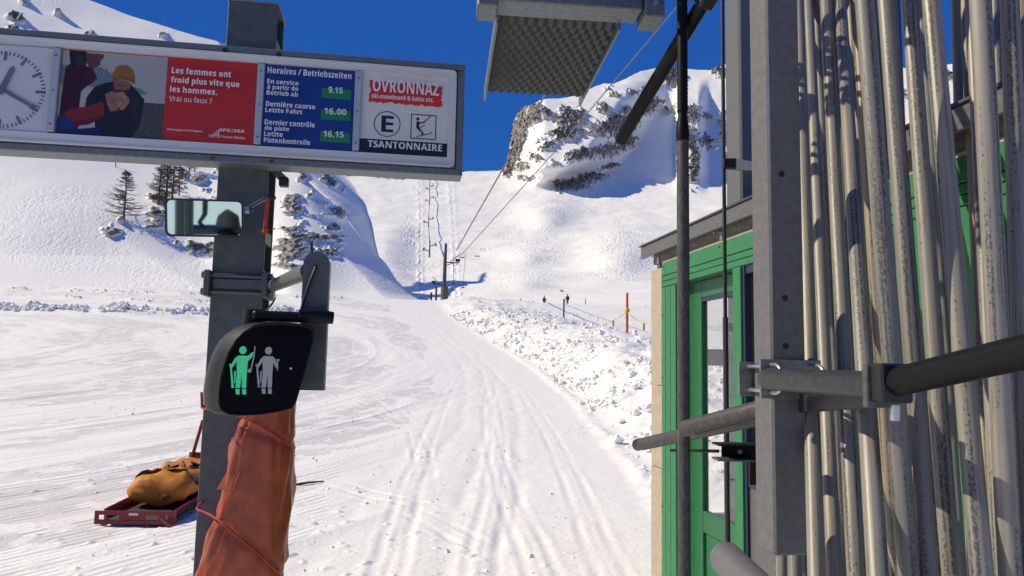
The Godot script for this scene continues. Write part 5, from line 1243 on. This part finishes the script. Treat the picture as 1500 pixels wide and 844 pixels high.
# tree: bare larch with a tapered trunk, drooping limbs and twig sprays
func larch(where: Vector3, h: float, seed_: int, label: String, wide := 0.3) -> void:
	var rg := RandomNumberGenerator.new(); rg.seed = seed_
	var o := thing("larch_tree", label, "tree", where, "bare larches on the left hillside")
	var pts := []; var rad := []; var lean := Vector3(rg.randf_range(-0.02, 0.02), 0, rg.randf_range(-0.02, 0.02))
	for i in 9:
		var t := i / 8.0; pts.append(Vector3(0, h * t - 0.2, 0) + lean * h * t * t + Vector3(rg.randf_range(-0.01, 0.01), 0, 0) * h * t); rad.append(lerpf(0.022, 0.003, t) * h)
	part(o, "trunk", tubem(pts, rad, 7), M.bark)
	var s := st(); var tw := st()
	for i in 120:
		var t := pow(rg.randf(), 0.8) * 0.9 + 0.08; var a := rg.randf() * TAU
		var len := h * wide * (1.05 - t) * rg.randf_range(0.55, 1.1) + 0.12
		var b := Vector3(0, h * t, 0) + lean * h * t * t
		var d := Vector3(cos(a), rg.randf_range(-0.1, 0.25), sin(a))
		var e := b + d * len; var m := b + d * len * 0.55 + Vector3(0, -0.05 * len, 0); e.y += 0.06 * len
		tube(s, [b, m, e], [0.018 * len + 0.006, 0.012 * len + 0.004, 0.004], 4, false)
		for k in 22:
			var f := rg.randf_range(0.15, 1.0); var q := b.lerp(m, f / 0.55) if f < 0.55 else m.lerp(e, (f - 0.55) / 0.45)
			var dd := (d * rg.randf_range(0.1, 0.8) + Vector3(rg.randf_range(-1, 1), rg.randf_range(-0.7, 0.5), rg.randf_range(-1, 1))).normalized() * rg.randf_range(0.15, 0.45) * h / 6.5
			var sd := dd.cross(Vector3(rg.randf_range(-1, 1), rg.randf_range(-1, 1), rg.randf_range(-1, 1))).normalized() * 0.026 * h / 6.5
			tw.set_smooth_group(-1); tw.add_vertex(q - sd); tw.add_vertex(q + sd); tw.add_vertex(q + dd)
	part(o, "limbs", fin(s), M.bark); part(o, "crown", fin(tw), M.twig)
func hill_point(u: float, v: float) -> Vector3:
	var d := ray(u, v); return EYE + d * (hill_r(u, v) / Vector2(d.x, d.z).length())

# people: one continuous skin round a posed skeleton, by surface nets
func body_mesh(bones: Array, cell: float) -> ArrayMesh:   # bones: [a, b, ra, rb]
	var lo := Vector3.INF; var hi := -Vector3.INF
	for b in bones:
		var m: float = maxf(b[2], b[3]) + cell * 3.0
		for p in [b[0], b[1]]: lo = lo.min(p - Vector3.ONE * m); hi = hi.max(p + Vector3.ONE * m)
	var n := Vector3i(((hi - lo) / cell).ceil()) + Vector3i.ONE
	var f := PackedFloat32Array(); f.resize(n.x * n.y * n.z)
	for z in n.z:
		for y in n.y:
			for x in n.x:
				var p := lo + Vector3(x, y, z) * cell; var d := 1e9
				for b in bones:
					var ab: Vector3 = b[1] - b[0]; var t := clampf((p - b[0]).dot(ab) / ab.length_squared(), 0, 1)
					var e: float = (p - b[0] - ab * t).length() - lerpf(b[2], b[3], t)
					var k := 0.035; var h := clampf(0.5 + 0.5 * (e - d) / k, 0, 1) if d < 1e8 else 0.0
					d = lerpf(e, d, h) - k * h * (1.0 - h) if d < 1e8 else e
				f[(z * n.y + y) * n.x + x] = d
	var idx := {}; var vs := PackedVector3Array()
	for z in n.z - 1:
		for y in n.y - 1:
			for x in n.x - 1:
				var c := Vector3.ZERO; var cnt := 0
				for e in [[0, 0, 0, 1, 0, 0], [0, 0, 0, 0, 1, 0], [0, 0, 0, 0, 0, 1], [1, 0, 0, 1, 1, 0], [1, 0, 0, 1, 0, 1], [0, 1, 0, 1, 1, 0], [0, 1, 0, 0, 1, 1], [0, 0, 1, 1, 0, 1], [0, 0, 1, 0, 1, 1], [1, 1, 0, 1, 1, 1], [1, 0, 1, 1, 1, 1], [0, 1, 1, 1, 1, 1]]:
					var a := f[((z + e[2]) * n.y + y + e[1]) * n.x + x + e[0]]; var b := f[((z + e[5]) * n.y + y + e[4]) * n.x + x + e[3]]
					if (a < 0) != (b < 0):
						var t := a / (a - b); c += Vector3(x + lerpf(e[0], e[3], t), y + lerpf(e[1], e[4], t), z + lerpf(e[2], e[5], t)); cnt += 1
				if cnt: idx[Vector3i(x, y, z)] = vs.size(); vs.append(lo + c / cnt * cell)
	var s := st(); s.set_smooth_group(1)
	for z in range(1, n.z - 1):
		for y in range(1, n.y - 1):
			for x in range(1, n.x - 1):
				var a := f[(z * n.y + y) * n.x + x]
				for ax in 3:
					var q := Vector3i(x, y, z); q[ax] += 1
					var b := f[(q.z * n.y + q.y) * n.x + q.x]
					if (a < 0) == (b < 0): continue
					var i := (ax + 1) % 3; var j := (ax + 2) % 3
					var o0 := Vector3i(x, y, z); var o1 := o0; o1[i] -= 1; var o2 := o1; o2[j] -= 1; var o3 := o0; o3[j] -= 1
					if not (idx.has(o0) and idx.has(o1) and idx.has(o2) and idx.has(o3)): continue
					if a < 0: quad(s, vs[idx[o0]], vs[idx[o3]], vs[idx[o2]], vs[idx[o1]], 1)
					else: quad(s, vs[idx[o0]], vs[idx[o1]], vs[idx[o2]], vs[idx[o3]], 1)
	return fin(s)
func person(label: String, where: Vector3, turn: float, h: float, jacket: Material, legs: Material, hat: Material, skis: bool, stride := 0.12) -> void:
	var o := thing("person", label, "person", where); o.rotation.y = turn
	var k := h / 1.75; var b := []
	for x in [-1.0, 1.0]:
		var hip := Vector3(x * 0.09, 0.90, 0) * k; var kn := Vector3(x * 0.11, 0.48, 0.05 + x * stride * 0.4) * k; var an := Vector3(x * 0.12, 0.09, x * stride) * k
		b.append([hip, kn, 0.095 * k, 0.07 * k]); b.append([kn, an, 0.068 * k, 0.055 * k]); b.append([an, an + Vector3(0, -0.035, 0.15) * k, 0.06 * k, 0.05 * k])
	part(o, "trousers", body_mesh(b, 0.035 * k), legs)
	b = [[Vector3(0, 0.90, 0) * k, Vector3(0, 1.20, 0) * k, 0.15 * k, 0.16 * k], [Vector3(0, 1.2, 0) * k, Vector3(0, 1.38, 0) * k, 0.16 * k, 0.13 * k], [Vector3(0, 1.4, 0) * k, Vector3(0, 1.52, 0.01) * k, 0.075 * k, 0.06 * k]]
	for x in [-1.0, 1.0]:
		var sh := Vector3(x * 0.19, 1.38, 0) * k; var el := Vector3(x * 0.27, 1.12, 0.03) * k; var wr := Vector3(x * 0.24, 0.92, 0.16) * k
		b.append([sh, el, 0.07 * k, 0.055 * k]); b.append([el, wr, 0.052 * k, 0.042 * k]); b.append([wr, wr + Vector3(0, -0.05, 0.05) * k, 0.045 * k, 0.04 * k])
	part(o, "jacket", body_mesh(b, 0.035 * k), jacket)
	part(o, "head", body_mesh([[Vector3(0, 1.58, 0.02) * k, Vector3(0, 1.66, 0.0) * k, 0.085 * k, 0.09 * k], [Vector3(0, 1.60, 0.10) * k, Vector3(0, 1.58, 0.105) * k, 0.022 * k, 0.02 * k]], 0.025 * k), M.skin)
	part(o, "helmet", body_mesh([[Vector3(0, 1.67, -0.015) * k, Vector3(0, 1.69, 0.0) * k, 0.105 * k, 0.103 * k]], 0.03 * k), hat)
	if skis:
		for x in [-0.12, 0.12]:
			part(o, "ski", boxm(Vector3(x, 0.012, 0.1 + signf(x) * stride) * k, Vector3(0.08, 0.02, 1.6) * k, 0.006), M.black)
			part(o, "ski_pole", tubem([Vector3(x * 2.1, 0.92, 0.2) * k, Vector3(x * 2.8, 0.0, 0.35) * k], 0.012, 6), M.black)

func pylon(called: String, label: String, foot: Vector3, h: float, scale: float, right: bool, left: bool, base_h: float) -> Node3D:
	var o := thing(called, label, "pylon", foot, "pylons of the drag lift")
	if base_h > 0.0: part(o, "concrete_base", tubem([Vector3(0, -0.6, 0), Vector3(0, base_h, 0)], 0.55 * scale, 12), M.concrete)
	part(o, "shaft", tubem([Vector3(0, base_h * 0.9, 0), Vector3(0, h, 0)], [0.24 * scale, 0.19 * scale], 10), M.pylon)
	for side in [1.0, -1.0]:
		if (side > 0 and not right) or (side < 0 and not left): continue
		var y := h * (0.70 if side > 0 else 0.42); var w := 2.0 * scale
		var s := st(); bar(s, Vector3(0, y, 0), Vector3(side * w, y, 0), 0.14 * scale, 0.14 * scale); bar(s, Vector3(0, y - 0.45 * scale, 0), Vector3(side * w * 0.75, y, 0), 0.1 * scale, 0.1 * scale)
		bar(s, Vector3(side * w * 0.3, y, 0), Vector3(side * w * 1.02, y + 1.15 * scale, 0.3), 0.1 * scale, 0.1 * scale); bar(s, Vector3(side * w * 0.85, y - 0.4 * scale, 0), Vector3(side * w * 0.85, y + 0.5 * scale, 0), 0.12 * scale, 0.12 * scale)
		part(o, "crossarm", fin(s), M.pylon)
		for x in [0.82, 0.98]:
			part(o, "roller", tubem([Vector3(side * w * x, y + 0.35 * scale, -0.12 * scale), Vector3(side * w * x, y + 0.35 * scale, 0.12 * scale)], 0.22 * scale, 10), M.black)
	return o
func marker_pole(u: float, vt: float, vb: float, d: float, r: float, m: Material, label: String) -> Vector3:
	var b := at(u, vb, d); var g := on_snow(b); b.y = minf(b.y, g.y + 0.02); var t := at(u, vt, d)
	var o := thing("marker_pole", label, "pole", Vector3(b.x, b.y - 0.15, b.z), "slope marker poles")
	part(o, "pole", tubem([Vector3.ZERO, Vector3(0.0, t.y - b.y + 0.15, 0)], r, 8), m)
	return Vector3(b.x, t.y, b.z)

func make_outdoor() -> void:
	M.sled_red = worn(lin(0.32, 0.018, 0.022), 0.75, 1.0, 0.04, 3.0, 0.45); M.sled_inside = mat(lin(0.05, 0.045, 0.045), 0.6); M.sled_blue = mat(lin(0.06, 0.16, 0.24), 0.5)
	M.bag = worn(lin(0.70, 0.225, 0.003), 0.75, 1.0, 0.03, 3.0, 0.6, 0.0, 0.4, 52)
	M.bark = mat(lin(0.08, 0.067, 0.058), 0.9); M.twig = mat(lin(0.12, 0.10, 0.085), 0.9); M.skin = mat(lin(0.45, 0.28, 0.2), 0.6)
	M.concrete = worn(lin(0.20, 0.20, 0.19), 0.7, 1.0, 0.03, 1.0, 0.9); M.pylon = mat(lin(0.085, 0.09, 0.095), 0.6, 0.2); M.rope = mat(lin(0.10, 0.10, 0.11), 0.6)
	M.orange_pole = mat(lin(0.52, 0.10, 0.03), 0.6); M.yellow_flag = mat(lin(0.62, 0.46, 0.05), 0.7); M.pole_brown = mat(lin(0.17, 0.075, 0.04), 0.7)
	M.cloth_brown = mat(lin(0.10, 0.075, 0.062), 0.85); M.cloth_dark = mat(lin(0.016, 0.017, 0.02), 0.85); M.cloth_grey = mat(lin(0.16, 0.14, 0.125), 0.85)
	M.drive_grey = mat(lin(0.05, 0.055, 0.055), 0.6)
	make_sled()
	# thin dark stick lying on the groomed snow
	var k0 := snow_at(431, 714); var k1 := snow_at(474, 707)
	var stick := thing("stick", "thin dark stick lying on the groomed snow right of the padding", "stick", k0 + Vector3(0, 0.012, 0))
	part(stick, "rod", tubem([Vector3(-0.06, 0, 0), (k1 - k0) * 0.5 + Vector3(0, 0.012, 0), k1 - k0], [0.013, 0.012, 0.008], 8), M.tube_dark)
	# larches on the left hill
	var tl := [[181, 322, 6.9, 0.52, "broad bare larch standing left of the rocks on the hillside"], [232, 300, 7.2, 0.34, "tall bare larch at the left of the hillside clump"], [243, 298, 8.2, 0.3, "tallest bare larch in the middle of the hillside clump"], [252, 292, 7.0, 0.3, "bare larch on the right of the hillside clump"], [262, 286, 5.0, 0.34, "small bare larch at the right edge of the hillside clump"], [277, 254, 4.6, 0.26, "small bare larch just under the board"], [285, 252, 4.0, 0.26, "smallest bare larch under the board beside the post"], [240, 306, 2.6, 0.4, "low larch bush at the foot of the clump"]]
	for i in tl.size():
		var t = tl[i]; larch(hill_point(t[0], t[1]), t[2], 40 + i, t[4], t[3])
	var mp := hill_point(169, 246); var mo := thing("hillside_post", "lone thin dark post on the hillside under the board", "post", mp)
	part(mo, "pole", tubem([Vector3(0, -0.3, 0), Vector3(0, 2.4, 0)], 0.07, 6), M.bark)
	# drag lift: pylons, ropes, hanging tow bars
	var f1 := at(650.5, 447, 108.0)
	pylon("lift_pylon", "nearest lift pylon with concrete base and roller crossarm", f1 + Vector3(0, -0.3, 0), 9.3, 1.0, true, false, 3.0)
	pylon("lift_pylon", "pylon with crossarm to the left just behind the nearest one", at(649.0, 448, 122.0) + Vector3(0, -0.3, 0), 9.2, 0.9, false, true, 0.0)
	pylon("lift_pylon", "plain short post left of the nearest pylon base", at(638.4, 447, 118.0) + Vector3(0, -0.6, 0), 3.6, 0.8, false, false, 0.0)
	pylon("lift_pylon", "short post with box left of the other pylons", at(631.2, 449, 122.0) + Vector3(0, -0.6, 0), 2.9, 0.8, false, true, 0.0)
	var prev := f1 + Vector3(2.0, 7.4, 0); var ups := [[629, 376, 350], [627.5, 333, 480], [629.0, 300, 600], [629, 282, 700], [629.5, 268, 800], [628.5, 259, 880]]
	for i in ups.size():
		var u = ups[i]; var p := hill_point(u[0], u[1])
		pylon("lift_pylon", "%s small pylon up the far lift line from the bottom" % ORDINAL[i], p + Vector3(0, -0.5, 0), 10.5, 2.0, true, true, 0.0)
		var hp := p + Vector3(0, 7.0, 0)
		if i > 0: tag(part(self, "lift_rope", tubem([prev, (prev + hp) * 0.5 - Vector3(0, 2.0, 0), hp], 0.26, 5), M.rope), "thin rope span between the %s and %s far pylons" % [ORDINAL[i - 1], ORDINAL[i]], "rope", "rope spans of the far lift line")
		prev = hp
	var ra := at(669, 366, 107.0); var rb := at(1004, -120, 2.6) 
	var n1 := at(878, 0, 9.0)
	var rope := thing("lift_rope", "thicker hauling rope from the pylon to the platform", "rope", ra); part(rope, "rope", tubem([Vector3.ZERO, (at(795, 145, 15.0) - ra), n1 - ra], [0.075, 0.022, 0.015], 8), M.rope)
	var rc := at(676, 373, 107.0)
	rope = thing("lift_rope", "thinner rope rising to the top beside the leaning tube", "rope", rc); part(rope, "rope", tubem([Vector3.ZERO, at(815, 220, 24.0) - rc, at(1000, 0, 9.0) - rc, at(1100, -119, 7.0) - rc], [0.05, 0.016, 0.009, 0.007], 8), M.rope)
	for q in [[682, 369, 678, 421, "tow bar with disc hanging right of the nearest pylon"], [664.5, 380, 664, 416, "shorter tow bar hanging close beside the nearest pylon"]]:
		var a := at(q[0], q[1], 104.0); var b := at(q[2], q[3], 104.0)
		var tb := thing("tow_bar", q[4], "tow bar", b, "tow bars hanging from the lift rope")
		part(tb, "cord", tubem([Vector3.ZERO, (a - b) * 0.5, a - b], 0.03, 6), M.rope)
		part(tb, "disc", tubem([Vector3(0, -0.06, 0), Vector3(0, 0.06, 0)], 0.2, 12), M.black)
	# marker poles and rope fence
	marker_pole(762.5, 437, 461, 92.0, 0.05, M.pole_brown, "thin brown marker pole farthest left behind the snow bank")
	marker_pole(780.5, 441, 472, 81.0, 0.06, M.orange_pole, "short orange marker pole left of the standing skier")
	var a0 := marker_pole(825.5, 438, 487, 48.0, 0.055, M.pole_brown, "brownish marker pole beside the small skier")
	var a1 := marker_pole(918.5, 429, 498, 33.0, 0.055, M.orange_pole, "tall orange marker pole nearest the hut with yellow lashing")
	marker_pole(857.5, 438, 456, 90.0, 0.045, M.pole_brown, "thin pole in the distance between the tall marker poles")
	marker_pole(946, 448, 473, 72.0, 0.05, M.pole_brown, "thin pole in the distance at the hut corner")
	var wrap := thing("pole_lashing", "yellow lashing tied round the tall orange marker pole", "lashing", Vector3(a1.x, at(918, 455, 33.0).y - 0.05, a1.z))
	part(wrap, "wrap", tubem([Vector3(0, -0.05, 0), Vector3(0, 0.05, 0), Vector3(0, 0.14, 0)], [0.09, 0.13, 0.07], 10), M.yellow_flag)
	var r0 := Vector3(a0.x, at(827, 466, 48.0).y, a0.z); var r1 := Vector3(a1.x, at(918, 457, 33.0).y, a1.z); var r2 := at(975, 470, 26.0)
	for sp in [[r0, r1, 0.62, [0.28, 0.40, 0.44, 0.62, 0.84], "fence rope sagging between the brown and the tall orange pole"], [r1, r2, 0.28, [0.5], "fence rope from the tall orange pole towards the hut"]]:
		var o := thing("rope_fence", sp[4], "rope fence", sp[0]); var pts := []; var rel: Vector3 = sp[1] - sp[0]
		for i in 15:
			var t := i / 14.0; pts.append(rel * t - Vector3(0, sp[2] * 4.0 * t * (1.0 - t), 0))
		part(o, "rope", tubem(pts, 0.016, 6), M.yellow_flag)
		for t in sp[3]:
			var q: Vector3 = rel * t - Vector3(0, sp[2] * 4.0 * t * (1.0 - t), 0)
			part(o, "flag", boxm(q - Vector3(0, 0.15, 0), Vector3(0.08, 0.30, 0.015), 0.0), M.yellow_flag)
	# people on the flat beyond the bank
	person("person in brown clothes standing on the snow between marker poles", on_snow(at(797, 459, 112.0)), 0.4, 1.8, M.cloth_brown, M.cloth_brown, M.cloth_dark, false, 0.06)
	person("small skier in dark jacket and grey trousers beside the brown pole", on_snow(at(831, 474, 78.0)), -0.6, 1.3, M.cloth_dark, M.cloth_grey, M.cloth_dark, true)
	var far_a := hill_point(704.5, 367.5); var far_b := hill_point(709, 367.5)
	person("left of two tiny skiers far up the slope", far_a, 0.0, 1.8, M.cloth_dark, M.cloth_dark, M.cloth_dark, false)
	person("right of two tiny skiers far up the slope", far_b, 0.5, 1.8, M.cloth_dark, M.cloth_dark, M.cloth_dark, false)
	var bp := on_snow(at(776, 453, 112.0)); var bagp := thing("black_rucksack", "dark rucksack lying on the snow left of the standing person", "rucksack", bp)
	part(bagp, "sack", body_mesh([[Vector3(-0.3, 0.2, 0), Vector3(0.25, 0.22, 0), 0.22, 0.18], [Vector3(-0.1, 0.3, 0), Vector3(0.15, 0.34, 0), 0.18, 0.12]], 0.08), M.cloth_dark)
	part(bagp, "shoulder_strap", tubem([Vector3(-0.2, 0.35, 0.15), Vector3(0.0, 0.5, 0.2), Vector3(0.2, 0.3, 0.2)], 0.03, 6), M.cloth_dark)
	for q in [[676, 378.5, 9.0, "longer flat orange marker panel right of the nearest pylon"], [699, 376.5, 7.0, "shorter flat orange marker panel below the two tiny skiers"]]:
		var p := hill_point(q[0], q[1]); var w: float = q[2] * Vector2(p.x, p.z).length() / F
		var o := thing("slope_marker", q[3], "slope marker", p, "orange panels on the far piste"); part(o, "panel", boxm(Vector3(0, 0.5, 0), Vector3(w, 0.7, 0.06), 0.02), M.orange_pole)
		for x in [-0.45, 0.45]: part(o, "stake", tubem([Vector3(w * x, -0.4, -0.06), Vector3(w * x, 1.1, -0.06)], 0.06, 6), M.pole_brown)
	make_clods()

func make_clods() -> void:
	var rg := RandomNumberGenerator.new(); rg.seed = 77
	for kind in 3:                                          # three shapes of lump
		var sp := SphereMesh.new(); sp.radial_segments = 9; sp.rings = 5; sp.radius = 0.5; sp.height = 1.0
		var ar := sp.get_mesh_arrays(); var v: PackedVector3Array = ar[Mesh.ARRAY_VERTEX]; var ix: PackedInt32Array = ar[Mesh.ARRAY_INDEX]
		var s := st()
		for i in v.size():
			var p := v[i]; var q := (p * 5.0).snapped(Vector3.ONE * 0.001)
			v[i] = p * (1.0 + 0.9 * n_b.get_noise_3d(q.x * 6.0 + kind * 70.0, q.y * 6.0, q.z * 6.0)) * Vector3(1, 0.75, 1)
		for i in ix.size(): s.set_smooth_group(-1); s.add_vertex(v[ix[i]])
		var mesh := fin(s); var list := []
		while list.size() < 2000:
			var mode := rg.randf(); var x := 0.0; var d := 0.0; var sz := 0.0
			if mode < 0.72:
				d = 4.0 + pow(rg.randf(), 1.3) * 48.0; x = path_edge(d) + 0.1 + absf(rg.randfn(0.0, 1.0)) * 3.2
				if n_b.get_noise_2d(x * 8.0 + 50.0, d * 8.0) < rg.randf_range(-0.15, 0.35): continue
				sz = 0.02 + 0.17 * pow(rg.randf(), 4.5) + d * 0.0012
			elif mode < 0.88:
				x = rg.randf_range(-46.0, -14.0); d = 50.0 + 1.6 * n_a.get_noise_1d(x * 3.0) - 0.06 * (x + 20.0) + rg.randfn(0.0, 0.75)
				if n_b.get_noise_1d(x * 4.0) < rg.randf_range(-0.6, 0.1): continue
				sz = 0.10 + 0.34 * pow(rg.randf(), 2.0)
			elif mode < 0.93:
				var l: Array = [[57.0, 30.0], [62.0, 60.0]][rg.randi() % 2]
				x = rg.randf_range(-44.0, -14.0); d = l[0] + 1.6 * n_a.get_noise_1d(x * 3.0 + l[1]) - 0.06 * (x + 20.0) + rg.randfn(0.0, 0.4)
				if n_b.get_noise_1d(x * 4.0 + l[1]) < rg.randf_range(-0.3, 0.3): continue
				sz = 0.08 + 0.18 * pow(rg.randf(), 2.0)
			else:
				d = 4.0 + rg.randf() * 22.0; x = rg.randf_range(-0.55, 0.1) * d
				sz = 0.012 + 0.03 * pow(rg.randf(), 4.0)
			if x > HT.origin.x - 0.1 and d < 5.4: continue
			list.append(Transform3D(Basis.from_euler(Vector3(rg.randf() * TAU, rg.randf() * TAU, rg.randf() * TAU)).scaled(Vector3(1, 0.85, 1) * sz * rg.randf_range(0.7, 1.3)), Vector3(x, ground_y(x, d) + sz * 0.16, -d)))
		var mm := MultiMesh.new(); mm.transform_format = MultiMesh.TRANSFORM_3D; mm.mesh = mesh; mm.instance_count = list.size()
		for i in list.size(): mm.set_instance_transform(i, list[i])
		var o := MultiMeshInstance3D.new(); o.multimesh = mm; o.material_override = M.snow; o.name = numbered("snow_clods"); add_child(o)
		o.set_meta("kind", "stuff"); o.set_meta("label", "broken lumps of snow scattered over the banks and piste"); o.set_meta("category", "snow")

# ---------------------------------------------------------------- posts and housing behind the viewer, which the mirror shows
func make_behind() -> void:
	var o := thing("ribbed_post", "dark ribbed steel post standing behind the viewpoint, seen in the mirror", "post", on_snow(Vector3(0.27, 0, 5.5)))
	for k in 3: part(o, "profile", boxm(Vector3([-0.055, 0.045, 0.095][k], 1.26, 0), Vector3([0.11, 0.05, 0.036][k], 2.4, 0.12), 0.008), M.drive_grey)
	part(o, "foot", boxm(Vector3(0, 0.0, 0), Vector3(0.12, 0.12, 0.1), 0.01), M.drive_grey)
	var w := thing("round_housing", "round dark housing with a bent stay behind the viewpoint, seen in the mirror", "housing", on_snow(Vector3(0.80, 0, 5.4)))
	part(w, "drum", tubem([Vector3(0, 0.10, -0.1), Vector3(0, 0.12, -0.13), Vector3(0, 0.24, -0.13), Vector3(0.01, 0.36, -0.08), Vector3(0.02, 0.41, 0.02)], [0.08, 0.145, 0.165, 0.14, 0.05], 24), M.cloth_dark)
	part(w, "stay", tubem([Vector3(-0.26, 0.9, 0.1), Vector3(-0.26, 0.36, 0.1), Vector3(-0.33, 0.24, 0.1), Vector3(-0.24, 0.14, 0.1)], [0.04, 0.035, 0.03, 0.028], 12), M.cloth_dark)
	part(w, "sill", boxm(Vector3(-0.10, 0.12, 0.16), Vector3(0.7, 0.10, 0.2), 0.01), M.window_navy)
	part(w, "leg", boxm(Vector3(0, 0.05, 0), Vector3(0.06, 0.14, 0.06), 0.005), M.cloth_dark)
func _ready() -> void:
	CB = Basis.from_euler(Vector3(deg_to_rad(6.0), 0, deg_to_rad(1.15)))
	var cam := Camera3D.new(); cam.name = "camera"; add_child(cam)
	cam.transform = Transform3D(CB, EYE); cam.fov = rad_to_deg(2.0 * atan(422.0 / F)); cam.near = 0.05; cam.far = 6000.0; cam.current = true
	var env := Environment.new(); env.background_mode = Environment.BG_SKY; env.tonemap_mode = Environment.TONE_MAPPER_LINEAR
	var sm := ProceduralSkyMaterial.new()
	sm.sky_top_color = Color(0.115, 0.315, 0.63); sm.sky_horizon_color = Color(0.22, 0.46, 0.76); sm.sky_curve = 0.12
	sm.ground_bottom_color = Color(0.75, 0.77, 0.8); sm.ground_horizon_color = Color(0.75, 0.78, 0.82); sm.sun_angle_max = 3.0
	env.sky = Sky.new(); env.sky.sky_material = sm
	env.tonemap_exposure = 1.09
	env.sdfgi_enabled = true; env.ssao_enabled = true; env.ssil_enabled = true
	var we := WorldEnvironment.new(); we.name = "environment"; we.environment = env; add_child(we)
	var sun := DirectionalLight3D.new(); sun.name = "sun"; add_child(sun)
	var el := deg_to_rad(41.0); var ahead := deg_to_rad(8.0)
	var to_sun := Vector3(-cos(el) * cos(ahead), sin(el), -cos(el) * sin(ahead))
	sun.look_at_from_position(to_sun * 50.0, Vector3.ZERO)
	sun.light_energy = 1.38; sun.light_color = Color(1.0, 0.95, 0.82); sun.light_angular_distance = 0.5; sun.shadow_enabled = true
	n_a.seed = 11; n_a.frequency = 0.02; n_a.fractal_octaves = 3
	n_b.seed = 23; n_b.frequency = 0.05; n_b.fractal_octaves = 3
	n_cell.seed = 5; n_cell.noise_type = FastNoiseLite.TYPE_CELLULAR; n_cell.frequency = 0.05; n_cell.cellular_return_type = FastNoiseLite.RETURN_DISTANCE
	make_materials()
	if not FAST: make_ground(); make_hills()
	else: struct('test_ground', boxm(Vector3(0,-0.1,-40),Vector3(200,0.1,200)), M.snow)
	make_left()
	make_right()
	make_outdoor()
	make_behind()
const FAST := false
